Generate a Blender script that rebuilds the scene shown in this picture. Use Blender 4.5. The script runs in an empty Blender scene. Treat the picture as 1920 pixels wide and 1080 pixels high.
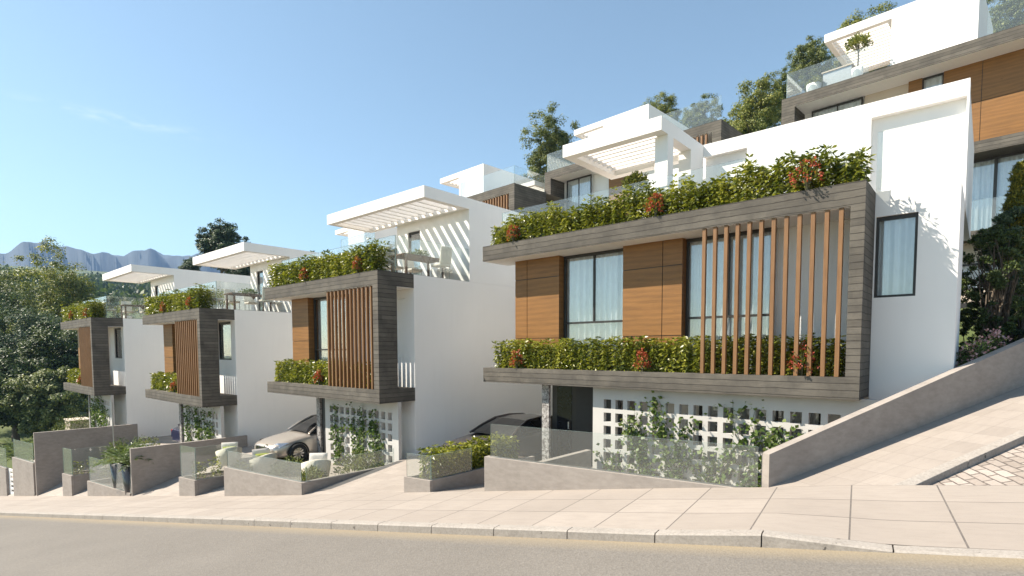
import bpy, math, random
import numpy as np
from mathutils import Vector, Matrix
rng = np.random.default_rng(7); random.seed(7)
R = math.radians
sc = bpy.context.scene
col = sc.collection

# ------------------------------------------------------------------ objects
def link(o, parent=None):
    col.objects.link(o)
    if parent is not None: o.parent = parent
    return o
def tag(o, label=None, cat=None, group=None, kind=None):
    if label: o['label'] = label
    if cat: o['category'] = cat
    if group: o['group'] = group
    if kind: o['kind'] = kind
    return o
def thing(name, label, cat, loc=(0, 0, 0), rz=0.0, group=None):
    o = bpy.data.objects.new(name, None); o.empty_display_size = .2
    o.location = loc; o.rotation_euler = (0, 0, rz)
    link(o); return tag(o, label, cat, group)
def children(o): return [c for c in bpy.data.objects if c.parent is o]
def copy_tree(o, parent=None):
    c = o.copy(); link(c)
    if parent is not None: c.parent = parent
    for ch in children(o): copy_tree(ch, c)
    return c
def npmesh(name, V, F, mats, mi=None, smooth=False, uv=None):
    me = bpy.data.meshes.new(name)
    V = np.asarray(V, np.float32); F = np.asarray(F, np.int32)
    k = F.shape[1]
    me.vertices.add(len(V)); me.vertices.foreach_set('co', V.ravel())
    me.loops.add(F.size); me.loops.foreach_set('vertex_index', F.ravel())
    me.polygons.add(len(F)); me.polygons.foreach_set('loop_start', np.arange(0, F.size, k, dtype=np.int32))
    me.polygons.foreach_set('loop_total', np.full(len(F), k, np.int32))
    if mi is not None: me.polygons.foreach_set('material_index', np.asarray(mi, np.int32))
    if smooth: me.polygons.foreach_set('use_smooth', np.ones(len(F), bool))
    if uv is not None:
        l = me.uv_layers.new(name='UVMap'); l.data.foreach_set('uv', np.asarray(uv, np.float32)[F.ravel()].ravel())
    for m in (mats if isinstance(mats, (list, tuple)) else [mats]): me.materials.append(m)
    me.update(); me.validate(); return me
def npobj(name, V, F, mats, parent=None, **k):
    return link(bpy.data.objects.new(name, npmesh(name, V, F, mats, **k)), parent)

class MB:
    def __init__(s): s.v = []; s.f = []; s.m = []; s.sm = []
    def add(s, vs, fs, m=0, sm=False):
        b = len(s.v); s.v += [tuple(map(float, v)) for v in vs]
        for f in fs: s.f.append(tuple(b + i for i in f)); s.m.append(m); s.sm.append(sm)
        return s
    def box(s, x0, x1, y0, y1, z0, z1, m=0):
        vs = [(x, y, z) for z in (z0, z1) for y in (y0, y1) for x in (x0, x1)]
        return s.add(vs, [(0, 2, 3, 1), (4, 5, 7, 6), (0, 1, 5, 4), (2, 6, 7, 3), (0, 4, 6, 2), (1, 3, 7, 5)], m)
    def hexa(s, bot, top, m=0):   # four bottom corners (ccw from above) and four top corners
        return s.add(list(bot) + list(top), [(3, 2, 1, 0), (4, 5, 6, 7), (0, 1, 5, 4), (1, 2, 6, 5), (2, 3, 7, 6), (3, 0, 4, 7)], m)
    def tube(s, pts, rad, n=8, m=0, cap=True, sm=True):
        pts = [Vector(p) for p in pts]
        if not isinstance(rad, (list, tuple)): rad = [rad] * len(pts)
        rings = []
        for i, p in enumerate(pts):
            d = (pts[min(i + 1, len(pts) - 1)] - pts[max(i - 1, 0)]).normalized()
            a = d.cross(Vector((0, 0, 1)))
            if a.length < .05: a = d.cross(Vector((0, 1, 0)))
            a.normalize(); b = d.cross(a)
            rings.append([p + (a * math.cos(t) + b * math.sin(t)) * rad[i] for t in [2 * math.pi * k / n for k in range(n)]])
        vs = [v for r in rings for v in r]; fs = []
        for i in range(len(pts) - 1):
            for k in range(n): fs.append((i * n + k, i * n + (k + 1) % n, (i + 1) * n + (k + 1) % n, (i + 1) * n + k))
        s.add(vs, fs, m, sm)
        if cap:
            s.add(rings[0], [tuple(range(n))], m); s.add(rings[-1], [tuple(reversed(range(n)))], m)
        return s
    def lathe(s, prof, c=(0, 0, 0), n=20, m=0, sm=True):
        vs = []; fs = []
        for r, z in prof:
            for k in range(n):
                t = 2 * math.pi * k / n; vs.append((c[0] + r * math.cos(t), c[1] + r * math.sin(t), c[2] + z))
        for i in range(len(prof) - 1):
            for k in range(n): fs.append((i * n + k, i * n + (k + 1) % n, (i + 1) * n + (k + 1) % n, (i + 1) * n + k))
        return s.add(vs, fs, m, sm)
    def build(s, name, mats, parent=None, bevel=0, loc=None):
        me = bpy.data.meshes.new(name)
        me.from_pydata(s.v, [], s.f)
        for m in (mats if isinstance(mats, (list, tuple)) else [mats]): me.materials.append(m)
        me.polygons.foreach_set('material_index', s.m)
        me.polygons.foreach_set('use_smooth', s.sm); me.update()
        o = link(bpy.data.objects.new(name, me), parent)
        if loc: o.location = loc
        if bevel:
            b = o.modifiers.new('bevel', 'BEVEL'); b.width = bevel; b.segments = 2; b.limit_method = 'ANGLE'
        return o

# ------------------------------------------------------------------ materials
def newmat(name):
    m = bpy.data.materials.new(name); m.use_nodes = True
    nt = m.node_tree; nt.nodes.clear(); out = nt.nodes.new('ShaderNodeOutputMaterial'); return m, nt, out
def N(nt, typ, **kw):
    n = nt.nodes.new(typ)
    for k, v in kw.items():
        if k.startswith('_'): setattr(n, k[1:], v)
        else:
            kk = int(k[1:]) if k[0] == 'i' and k[1:].isdigit() else k.replace('_', ' ')
            if hasattr(v, 'is_linked') or v.__class__.__name__.startswith('NodeSocket'): nt.links.new(v, n.inputs[kk])
            else: n.inputs[kk].default_value = v
    return n
def mixc(nt, fac, a, b, typ='MIX'):
    n = nt.nodes.new('ShaderNodeMix'); n.data_type = 'RGBA'; n.blend_type = typ
    for sk, v in ((n.inputs[0], fac), (n.inputs[6], a), (n.inputs[7], b)):
        if v.__class__.__name__.startswith('NodeSocket'): nt.links.new(v, sk)
        else: sk.default_value = v if not isinstance(v, tuple) else (v + (1,) if len(v) == 3 else v)
    return n.outputs[2]
def ramp(nt, fac, stops):
    n = nt.nodes.new('ShaderNodeValToRGB'); nt.links.new(fac, n.inputs[0])
    el = n.color_ramp.elements
    while len(el) < len(stops): el.new(.5)
    for e, (p, c) in zip(el, stops): e.position = p; e.color = (c + (1,)) if len(c) == 3 else c
    return n.outputs[0]
def mapping(nt, src, scale=(1, 1, 1), rot=(0, 0, 0), loc=(0, 0, 0)):
    n = nt.nodes.new('ShaderNodeMapping'); nt.links.new(src, n.inputs[0])
    n.inputs[1].default_value = loc; n.inputs[2].default_value = rot; n.inputs[3].default_value = scale
    return n.outputs[0]
def math_(nt, op, a, b=0.0, c=None):
    n = nt.nodes.new('ShaderNodeMath'); n.operation = op
    for i, v in enumerate([a, b] + ([c] if c is not None else [])):
        if v.__class__.__name__.startswith('NodeSocket'): nt.links.new(v, n.inputs[i])
        else: n.inputs[i].default_value = v
    return n.outputs[0]
def noise(nt, vec, scale, detail=4, rough=.55):
    n = N(nt, 'ShaderNodeTexNoise', Scale=scale, Detail=detail, Roughness=rough)
    if vec is not None: nt.links.new(vec, n.inputs['Vector'])
    return n.outputs[0]
def coord(nt, which='Object'):
    return nt.nodes.new('ShaderNodeTexCoord').outputs[which]
def principled(nt, out, color, rough=.6, metal=0, spec=.5, bump=None, bstr=.2, bdist=.01):
    p = nt.nodes.new('ShaderNodeBsdfPrincipled')
    for sk, v in ((p.inputs['Base Color'], color), (p.inputs['Roughness'], rough)):
        if v.__class__.__name__.startswith('NodeSocket'): nt.links.new(v, sk)
        else: sk.default_value = (v + (1,)) if isinstance(v, tuple) else v
    p.inputs['Metallic'].default_value = metal; p.inputs['Specular IOR Level'].default_value = spec
    if bump is not None:
        b = nt.nodes.new('ShaderNodeBump'); b.inputs['Strength'].default_value = bstr; b.inputs['Distance'].default_value = bdist
        nt.links.new(bump, b.inputs['Height']); nt.links.new(b.outputs[0], p.inputs['Normal'])
    nt.links.new(p.outputs[0], out.inputs[0]); return p
def simple(name, color, rough=.6, metal=0, spec=.5, var=.12, nscale=6, bump=.15):
    m, nt, out = newmat(name); c = coord(nt)
    n = noise(nt, c, nscale); n2 = noise(nt, c, nscale * 14, 3)
    dark = tuple(x * (1 - var) for x in color); lite = tuple(min(1, x * (1 + var)) for x in color)
    cc = ramp(nt, n, [(.3, dark), (.7, lite)])
    principled(nt, out, cc, rough, metal, spec, n2, bump, .004); return m

def mat_plaster(name, color, var=.03):
    m, nt, out = newmat(name); c = coord(nt)
    n = noise(nt, c, .9, 5); fine = noise(nt, c, 140, 3)
    streak = noise(nt, mapping(nt, c, (3, 3, .25)), 2.2, 4)
    a = ramp(nt, n, [(.3, tuple(x * (1 - var) for x in color)), (.7, color)])
    a = mixc(nt, math_(nt, 'MULTIPLY', ramp(nt, streak, [(.48, (0, 0, 0)), (.8, (1, 1, 1))]), .22), a, tuple(x * .86 for x in color))
    principled(nt, out, a, .85, 0, .25, fine, .12, .003); return m
def mat_boardconcrete():
    m, nt, out = newmat('board_marked_concrete'); c = coord(nt)
    s = nt.nodes.new('ShaderNodeSeparateXYZ'); nt.links.new(c, s.inputs[0])
    h = math_(nt, 'ADD', s.outputs[0], s.outputs[1])
    warp = noise(nt, mapping(nt, c, (.6, .6, 2)), 3, 3)
    z = math_(nt, 'ADD', math_(nt, 'MULTIPLY', s.outputs[2], 8.0), math_(nt, 'MULTIPLY', warp, .35))
    row = math_(nt, 'FLOOR', z); fr = math_(nt, 'FRACT', z)
    wn = nt.nodes.new('ShaderNodeTexWhiteNoise'); wn.noise_dimensions = '2D'
    cv = nt.nodes.new('ShaderNodeCombineXYZ'); nt.links.new(row, cv.inputs[0])
    seg = math_(nt, 'FLOOR', math_(nt, 'ADD', math_(nt, 'MULTIPLY', h, .55), math_(nt, 'MULTIPLY', row, .37)))
    nt.links.new(seg, cv.inputs[1]); nt.links.new(cv.outputs[0], wn.inputs['Vector'])
    grain = noise(nt, mapping(nt, c, (1.1, 1.1, 22)), 3.0, 6, .65)
    blot = noise(nt, c, 1.7, 6, .65); pits = noise(nt, c, 40, 3)
    base = ramp(nt, grain, [(.25, (0.0680, 0.0601, 0.0504)), (.55, (0.1280, 0.1140, 0.0950)), (.8, (0.1880, 0.1679, 0.1404))])
    base = mixc(nt, .35, base, ramp(nt, wn.outputs[0], [(0, (0.0800, 0.0708, 0.0598)), (1, (0.2000, 0.1786, 0.1476))]))
    base = mixc(nt, math_(nt, 'MULTIPLY', ramp(nt, blot, [(.38, (1, 1, 1)), (.58, (0, 0, 0))]), .62), base, (0.0680, 0.0616, 0.0540))
    line = math_(nt, 'LESS_THAN', fr, math_(nt, 'MULTIPLY', grain, .24))
    base = mixc(nt, math_(nt, 'MULTIPLY', line, .8), base, (0.0360, 0.0316, 0.0266))
    hgt = math_(nt, 'SUBTRACT', math_(nt, 'ADD', math_(nt, 'MULTIPLY', grain, .6), math_(nt, 'MULTIPLY', pits, .3)), line)
    principled(nt, out, base, .85, 0, .25, hgt, .5, .008); return m
def mat_greyconcrete():
    m, nt, out = newmat('trowelled_grey_concrete'); c = coord(nt)
    n = noise(nt, c, 1.4, 7, .65); n2 = noise(nt, mapping(nt, c, (1, 1, 2.4)), 5, 6, .7); f = noise(nt, c, 60, 3)
    a = ramp(nt, n, [(.3, (0.2560, 0.2225, 0.1952)), (.7, (0.3520, 0.3100, 0.2745))])
    a = mixc(nt, .35, a, ramp(nt, n2, [(.35, (0.2112, 0.1837, 0.1623)), (.65, (0.3840, 0.3400, 0.3026))]))
    pit = ramp(nt, noise(nt, c, 9, 8, .8), [(.30, (1, 1, 1)), (.36, (0, 0, 0))])
    a = mixc(nt, math_(nt, 'MULTIPLY', pit, .5), a, (0.1536, 0.1375, 0.1220))
    principled(nt, out, a, .8, 0, .3, f, .25, .004); return m
def mat_wood():
    m, nt, out = newmat('oak_cladding'); c = coord(nt)
    w = nt.nodes.new('ShaderNodeTexWave'); w.wave_type = 'BANDS'; w.bands_direction = 'Z'
    nt.links.new(mapping(nt, c, (.16, .16, 1.0)), w.inputs['Vector'])
    for k, v in (('Scale', 2.3), ('Distortion', 10), ('Detail', 3), ('Detail Scale', .55), ('Detail Roughness', .6)): w.inputs[k].default_value = v
    fine = noise(nt, mapping(nt, c, (.9, .9, 24)), 3, 6, .7); big = noise(nt, mapping(nt, c, (.5, .5, 2)), 2, 3)
    a = ramp(nt, w.outputs[0], [(.15, (0.1612, 0.0704, 0.0181)), (.55, (0.2338, 0.1056, 0.0273)), (.9, (0.2753, 0.1293, 0.0346))])
    a = mixc(nt, .6, a, ramp(nt, fine, [(.36, (0.1453, 0.0643, 0.0165)), (.64, (0.2905, 0.1392, 0.0372))]))
    a = mixc(nt, .3, a, ramp(nt, big, [(.3, (0.1660, 0.0780, 0.0206)), (.64, (0.2905, 0.1323, 0.0346))]))
    knot = ramp(nt, noise(nt, mapping(nt, c, (1, 1, 2.2)), 1.9, 2), [(.24, (1, 1, 1)), (.29, (0, 0, 0))])
    a = mixc(nt, math_(nt, 'MULTIPLY', knot, .5), a, (0.0934, 0.0390, 0.0114))
    principled(nt, out, a, .5, 0, .4, fine, .2, .003); return m
def mat_slat():
    m, nt, out = newmat('stained_timber'); c = coord(nt)
    fine = noise(nt, mapping(nt, c, (30, 30, 1.2)), 2, 5, .6); big = noise(nt, c, 3, 3)
    a = ramp(nt, fine, [(.3, (0.1634, 0.0817, 0.0338)), (.7, (0.2614, 0.1393, 0.0598))])
    a = mixc(nt, .3, a, ramp(nt, big, [(.3, (0.1716, 0.0860, 0.0352)), (.7, (0.2778, 0.1462, 0.0634))]))
    principled(nt, out, a, .5, 0, .4, fine, .2, .003); return m
def mat_glass(name, tint=(.93, .97, .955), refl=.12, edge=False, veil=.0):
    m, nt, out = newmat(name)
    t = N(nt, 'ShaderNodeBsdfTransparent', Color=tint + (1,)); g = N(nt, 'ShaderNodeBsdfGlossy', Roughness=.01, Color=(1, 1, 1, 1))
    lw = N(nt, 'ShaderNodeLayerWeight', Blend=.22)
    f = math_(nt, 'ADD', math_(nt, 'MULTIPLY', lw.outputs[0], .65), refl)
    mx = nt.nodes.new('ShaderNodeMixShader'); nt.links.new(f, mx.inputs[0]); nt.links.new(t.outputs[0], mx.inputs[1]); nt.links.new(g.outputs[0], mx.inputs[2])
    res = mx.outputs[0]
    if veil:   # pale veil of reflections, put in as a diffuse colour layer
        d = N(nt, 'ShaderNodeBsdfDiffuse', Color=(.75, .75, .7, 1)); m2 = nt.nodes.new('ShaderNodeMixShader'); m2.inputs[0].default_value = veil
        nt.links.new(res, m2.inputs[1]); nt.links.new(d.outputs[0], m2.inputs[2]); res = m2.outputs[0]
    nt.links.new(res, out.inputs[0]); return m
def mat_leaf(name, cols, gloss=.35, trans=.35, hue=True):
    m, nt, out = newmat(name)
    g = nt.nodes.new('ShaderNodeNewGeometry'); c = coord(nt)
    big = noise(nt, c, 1.1, 2)
    f = math_(nt, 'ADD', math_(nt, 'MULTIPLY', g.outputs['Random Per Island'], .65), math_(nt, 'MULTIPLY', math_(nt, 'SUBTRACT', big, .32), .9))
    a = ramp(nt, f, [(i / (len(cols) - 1) * .8 + .1, k) for i, k in enumerate(cols)])
    p = nt.nodes.new('ShaderNodeBsdfPrincipled'); nt.links.new(a, p.inputs['Base Color']); p.inputs['Roughness'].default_value = gloss
    p.inputs['Specular IOR Level'].default_value = .35
    t = nt.nodes.new('ShaderNodeBsdfTranslucent')
    nt.links.new(mixc(nt, 1.0, a, (1.0, 1.05, .5), 'MULTIPLY'), t.inputs[0])
    mx = nt.nodes.new('ShaderNodeMixShader'); mx.inputs[0].default_value = trans
    nt.links.new(p.outputs[0], mx.inputs[1]); nt.links.new(t.outputs[0], mx.inputs[2]); nt.links.new(mx.outputs[0], out.inputs[0])
    return m
def mat_slabs():
    m, nt, out = newmat('pale_paving_slabs'); uv = coord(nt, 'UV'); c = coord(nt)
    b = nt.nodes.new('ShaderNodeTexBrick'); b.offset = 0; b.squash = 1; nt.links.new(uv, b.inputs['Vector'])
    for k, v in (('Scale', 1), ('Mortar Size', .009), ('Mortar Smooth', .2), ('Brick Width', .92), ('Row Height', .8), ('Bias', 0)): b.inputs[k].default_value = v
    b.inputs['Color1'].default_value = (0.305, 0.262, 0.225, 1); b.inputs['Color2'].default_value = (0.362, 0.313, 0.270, 1); b.inputs['Mortar'].default_value = (.06, .054, .05, 1)
    st = noise(nt, mapping(nt, uv, (1.2, 5, 1)), 2.2, 7, .68); sp = noise(nt, uv, 15, 5, .75); bl = noise(nt, uv, .7, 4)
    a = mixc(nt, math_(nt, 'MULTIPLY', ramp(nt, st, [(.46, (0, 0, 0)), (.72, (1, 1, 1))]), .55), b.outputs[0], (0.240, 0.206, 0.179))
    a = mixc(nt, math_(nt, 'MULTIPLY', ramp(nt, sp, [(.58, (0, 0, 0)), (.72, (1, 1, 1))]), .35), a, (0.216, 0.188, 0.164))
    a = mixc(nt, .25, a, ramp(nt, bl, [(.35, (0.272, 0.236, 0.206)), (.65, (0.376, 0.328, 0.288))]))
    scr = ramp(nt, noise(nt, mapping(nt, uv, (2.2, 9, 1)), 3.4, 9, .82), [(.60, (0, 0, 0)), (.68, (1, 1, 1))])
    a = mixc(nt, math_(nt, 'MULTIPLY', scr, .55), a, (.16, .135, .115))
    wear = ramp(nt, noise(nt, uv, 1.6, 6, .7), [(.42, (0, 0, 0)), (.7, (1, 1, 1))])
    a = mixc(nt, math_(nt, 'MULTIPLY', wear, .14), a, (.23, .195, .17))
    h = math_(nt, 'SUBTRACT', math_(nt, 'MULTIPLY', sp, .25), b.outputs[1])
    principled(nt, out, a, .75, 0, .3, h, .5, .006); return m
def mat_asphalt():
    m, nt, out = newmat('sun_bleached_asphalt'); uv = coord(nt, 'UV')
    agg = nt.nodes.new('ShaderNodeTexVoronoi'); nt.links.new(uv, agg.inputs['Vector']); agg.inputs['Scale'].default_value = 45
    n1 = noise(nt, uv, .5, 5, .6); n2 = noise(nt, uv, 20, 6, .85); n3 = noise(nt, mapping(nt, uv, (.25, 2, 1)), 1.3, 4)
    a = ramp(nt, n2, [(.32, (0.118, 0.104, 0.089)), (.5, (0.163, 0.147, 0.128)), (.68, (0.228, 0.208, 0.182))])
    a = mixc(nt, .4, a, ramp(nt, agg.outputs['Color'], [(.1, (0.106, 0.096, 0.084)), (.9, (0.236, 0.214, 0.188))]))
    a = mixc(nt, .3, a, ramp(nt, n1, [(.35, (0.137, 0.122, 0.107)), (.65, (0.205, 0.184, 0.161))]))
    s = nt.nodes.new('ShaderNodeSeparateXYZ'); nt.links.new(uv, s.inputs[0])
    dust = math_(nt, 'SUBTRACT', 1.0, math_(nt, 'MULTIPLY', math_(nt, 'SUBTRACT', 6.12, s.outputs[1]), 2.6))
    dust = math_(nt, 'MULTIPLY', math_(nt, 'MAXIMUM', dust, 0.0), math_(nt, 'ADD', n2, n3))
    dn = nt.nodes.new('ShaderNodeClamp'); nt.links.new(math_(nt, 'MULTIPLY', dust, .75), dn.inputs[0])
    a = mixc(nt, dn.outputs[0], a, (0.274, 0.221, 0.146))
    principled(nt, out, a, .85, 0, .3, agg.outputs[0], .6, .006); return m
def mat_setts():
    m, nt, out = newmat('granite_setts'); uv = coord(nt, 'UV')
    warp = noise(nt, uv, 4, 2)
    wv = nt.nodes.new('ShaderNodeVectorMath'); wv.operation = 'ADD'; nt.links.new(mapping(nt, uv, (1, 1, 1), (0, 0, R(62))), wv.inputs[0])
    cx = nt.nodes.new('ShaderNodeCombineXYZ')
    nt.links.new(math_(nt, 'MULTIPLY', warp, .05), cx.inputs[0]); nt.links.new(math_(nt, 'MULTIPLY', noise(nt, mapping(nt, uv, loc=(5, 3, 0)), 5, 2), .05), cx.inputs[1])
    nt.links.new(cx.outputs[0], wv.inputs[1])
    b = nt.nodes.new('ShaderNodeTexBrick'); nt.links.new(wv.outputs[0], b.inputs['Vector'])
    for k, v in (('Scale', 1), ('Mortar Size', .011), ('Mortar Smooth', .5), ('Brick Width', .24), ('Row Height', .135)): b.inputs[k].default_value = v
    b.inputs['Color1'].default_value = (.22, .18, .15, 1); b.inputs['Color2'].default_value = (.42, .36, .315, 1); b.inputs['Mortar'].default_value = (.055, .042, .034, 1)
    f = noise(nt, uv, 22, 5, .7)
    a = mixc(nt, .3, b.outputs[0], ramp(nt, f, [(.3, (.26, .21, .175)), (.7, (.52, .46, .41))]))
    h = math_(nt, 'SUBTRACT', math_(nt, 'MULTIPLY', f, .3), b.outputs[1])
    principled(nt, out, a, .7, 0, .3, h, .9, .02); return m
def mat_kerb():
    m, nt, out = newmat('kerb_concrete'); c = coord(nt)
    v = noise(nt, c, 28, 4, .8); n1 = noise(nt, c, 3, 6, .7)
    a = ramp(nt, v, [(.33, (.22, .195, .172)), (.55, (.345, .31, .275)), (.75, (.44, .395, .35))])
    a = mixc(nt, .4, a, ramp(nt, n1, [(.3, (.24, .215, .19)), (.7, (.40, .36, .32))]))
    pit = ramp(nt, noise(nt, c, 11, 2), [(.27, (1, 1, 1)), (.30, (0, 0, 0))]); a = mixc(nt, math_(nt, 'MULTIPLY', pit, .8), a, (.05, .045, .04))
    principled(nt, out, a, .85, 0, .3, v, .5, .006); return m
def mat_ground():
    m, nt, out = newmat('meadow_ground'); c = coord(nt)
    n1 = noise(nt, c, .012, 5, .6); n2 = noise(nt, c, .12, 5, .6)
    a = ramp(nt, n1, [(.35, (.060, .088, .026)), (.5, (.095, .125, .045)), (.65, (.14, .145, .060))])
    a = mixc(nt, .4, a, ramp(nt, n2, [(.35, (.045, .065, .02)), (.65, (.13, .14, .055))]))
    principled(nt, out, a, .9, 0, .2, n2, .3, .2); return m

M = {}
M['white'] = mat_plaster('white_render', (.89, .865, .835), .035)
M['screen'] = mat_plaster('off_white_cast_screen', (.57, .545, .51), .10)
M['beige'] = mat_plaster('beige_render', (.55, .46, .37), .06)
M['board'] = mat_boardconcrete(); M['grey'] = mat_greyconcrete(); M['wood'] = mat_wood(); M['slat'] = mat_slat()
M['glass'] = mat_glass('balustrade_glass', (.955, .98, .97), .04, veil=.055)
M['gedge'] = simple('green_glass_edge', (.30, .42, .38), .2, var=.1)
M['pane'] = mat_glass('window_glass', (.955, .975, .985), .10)
M['frame'] = simple('dark_metal_frame', (.042, .038, .034), .45, .3)
M['dark'] = simple('charcoal_panel', (.022, .021, .020), .5)
M['curtain'] = simple('sheer_curtain', (.80, .81, .80), .9, var=.05, bump=.02)
M['tan'] = simple('tan_terrace_tile', (.30, .25, .205), .8)
M['soil'] = simple('planter_soil', (.06, .042, .03), .95, var=.3, nscale=20)
M['stone'] = None
M['slabs'] = mat_slabs(); M['asphalt'] = mat_asphalt(); M['setts'] = mat_setts(); M['kerb'] = mat_kerb(); M['ground'] = mat_ground()
M['bark'] = simple('tree_bark', (.11, .085, .062), .9, var=.35, nscale=9, bump=.5)
M['stem'] = simple('green_stem', (.09, .085, .04), .8, var=.25)
M['laurel'] = mat_leaf('laurel_leaf', [(0.044, 0.065, 0.011), (0.132, 0.157, 0.020), (0.259, 0.263, 0.035), (0.396, 0.375, 0.066)], .33, .35)
M['vine'] = mat_leaf('vine_leaf', [(0.031, 0.063, 0.017), (0.079, 0.133, 0.030), (0.144, 0.203, 0.053), (0.245, 0.280, 0.097)], .4, .33)
M['tree_a'] = mat_leaf('olive_leaf', [(0.053, 0.081, 0.022), (0.147, 0.176, 0.041), (0.271, 0.278, 0.069), (0.442, 0.399, 0.111)], .5, .3)
M['tree_b'] = mat_leaf('blue_green_leaf', [(0.021, 0.040, 0.022), (0.047, 0.080, 0.041), (0.103, 0.142, 0.071), (0.199, 0.232, 0.120)], .5, .25)
M['tree_d'] = mat_leaf('mid_green_leaf', [(0.038, 0.062, 0.020), (0.099, 0.131, 0.040), (0.197, 0.218, 0.068), (0.342, 0.342, 0.132)], .5, .28)
M['tree_c'] = mat_leaf('dark_leaf', [(0.019, 0.034, 0.012), (0.045, 0.071, 0.019), (0.085, 0.122, 0.031), (0.158, 0.182, 0.052)], .5, .25)
M['cypress'] = mat_leaf('cypress_leaf', [(0.036, 0.052, 0.008), (0.106, 0.119, 0.016), (0.259, 0.239, 0.028), (0.489, 0.391, 0.049)], .6, .2)
M['palm'] = mat_leaf('palm_leaf', [(.05, .085, .028), (.10, .15, .05), (.19, .24, .10), (.30, .33, .19)], .35, .3)
M['red'] = mat_leaf('red_blossom', [(.32, .05, .03), (.50, .09, .05), (.60, .16, .09)], .5, .3)
M['pink'] = mat_leaf('pink_blossom', [(.50, .24, .28), (.66, .40, .43), (.76, .55, .56)], .5, .3)
M['wicker'] = simple('cream_wicker', (.62, .57, .46), .75, var=.15, nscale=30, bump=.4)
M['cushion'] = simple('white_cushion', (.58, .55, .50), .9, var=.05)
M['lime'] = simple('lime_cushion', (.34, .38, .08), .9, var=.15)
M['pot'] = simple('black_glazed_pot', (.022, .021, .023), .25)
M['whitepot'] = simple('white_pot', (.75, .74, .72), .5, var=.03)
M['brown'] = simple('brown_table_wood', (.085, .038, .018), .85, spec=.15, var=.25)
M['chairw'] = simple('ivory_upholstery', (.66, .62, .54), .8, var=.05)
M['steel'] = simple('brushed_steel', (.42, .42, .41), .35, .8, var=.06)
M['tyre'] = simple('tyre_rubber', (.018, .018, .018), .8)
M['chrome'] = simple('bright_alloy', (.55, .55, .55), .25, .9, var=.05)
M['lens'] = mat_glass('lamp_lens', (.9, .92, .95), .25)
def paint(name, c, metal):
    m, nt, out = newmat(name); p = principled(nt, out, c, .28, metal); p.inputs['Coat Weight'].default_value = .7; p.inputs['Coat Roughness'].default_value = .05
    fl = noise(nt, coord(nt), 900, 2); nt.links.new(ramp(nt, fl, [(.3, tuple(x * .9 for x in c)), (.7, c)]), p.inputs['Base Color']); return m
M['silver'] = paint('silver_paint', (.56, .50, .44), .55); M['blackp'] = paint('dark_brown_paint', (.055, .040, .034), .3); M['bluep'] = paint('navy_paint', (.015, .02, .075), .3)
M['carglass'] = simple('tinted_car_glass', (.015, .015, .016), .06, var=.05, bump=0)
M['taillamp'] = simple('red_lamp_glass', (.35, .02, .02), .15)
def mat_stone():
    m, nt, out = newmat('veined_stone'); c = coord(nt)
    v = nt.nodes.new('ShaderNodeTexVoronoi'); v.feature = 'DISTANCE_TO_EDGE'; v.inputs['Scale'].default_value = 4.5
    wv = nt.nodes.new('ShaderNodeVectorMath'); wv.operation = 'ADD'; nt.links.new(c, wv.inputs[0])
    nz = N(nt, 'ShaderNodeTexNoise', Scale=4.0, Detail=5.0); nt.links.new(c, nz.inputs['Vector']); nt.links.new(nz.outputs[1], wv.inputs[1])
    nt.links.new(wv.outputs[0], v.inputs['Vector'])
    f = noise(nt, c, 12, 5, .7)
    a = ramp(nt, f, [(.35, (.16, .145, .135)), (.65, (.52, .49, .46))])
    a = mixc(nt, ramp(nt, v.outputs[0], [(.02, (1, 1, 1)), (.07, (0, 0, 0))]), a, (.07, .055, .05))
    principled(nt, out, a, .6, 0, .4, f, .4, .01); return m
M['stone'] = mat_stone()

# ------------------------------------------------------------------ camera, light, sky   (eye level is z = 0)
TH, PITCH, ROLL, F, CY = R(41.05), math.atan(58 / 1021), .0023, 1021., 715.
fw = Vector((-math.sin(TH), math.cos(TH), 0)); rt = Vector((math.cos(TH), math.sin(TH), 0)); up = Vector((0, 0, 1))
fwd = fw * math.cos(PITCH) - up * math.sin(PITCH); upc = up * math.cos(PITCH) + fw * math.sin(PITCH)
r2 = rt * math.cos(ROLL) - upc * math.sin(ROLL); u2 = upc * math.cos(ROLL) + rt * math.sin(ROLL)
cam = bpy.data.cameras.new('camera'); co = link(bpy.data.objects.new('camera', cam))
co.matrix_world = Matrix((( r2.x, u2.x, -fwd.x, 0), (r2.y, u2.y, -fwd.y, 0), (r2.z, u2.z, -fwd.z, 0), (0, 0, 0, 1)))
cam.sensor_width = 36; cam.lens = 36 * F / 1920; cam.shift_y = (CY - 540) / 1920; cam.clip_start = .1; cam.clip_end = 20000
sc.camera = co
SUNV = Vector((-1.28, -1.0, 1.74)).normalized()
sl = bpy.data.lights.new('sun', 'SUN'); so = link(bpy.data.objects.new('sun', sl))
sl.energy = 4.5; sl.angle = R(.5); sl.color = (1, .91, .78); so.rotation_euler = SUNV.to_track_quat('Z', 'Y').to_euler(); so.location = (-20, -20, 30)
w = bpy.data.worlds.new('World'); sc.world = w; w.use_nodes = True
nt = w.node_tree; bg = nt.nodes['Background']
sky = nt.nodes.new('ShaderNodeTexSky'); sky.sky_type = 'NISHITA'; sky.sun_disc = False
sky.sun_elevation = math.asin(SUNV.z); sky.sun_rotation = math.atan2(SUNV.x, SUNV.y); sky.altitude = 100; sky.air_density = 1.0; sky.dust_density = .4; sky.ozone_density = 1.6
hs = nt.nodes.new('ShaderNodeHueSaturation'); hs.inputs['Saturation'].default_value = .88; nt.links.new(sky.outputs[0], hs.inputs['Color']); nt.links.new(hs.outputs[0], bg.inputs[0])
gd = nt.nodes.new('ShaderNodeTexCoord').outputs['Generated']
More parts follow.
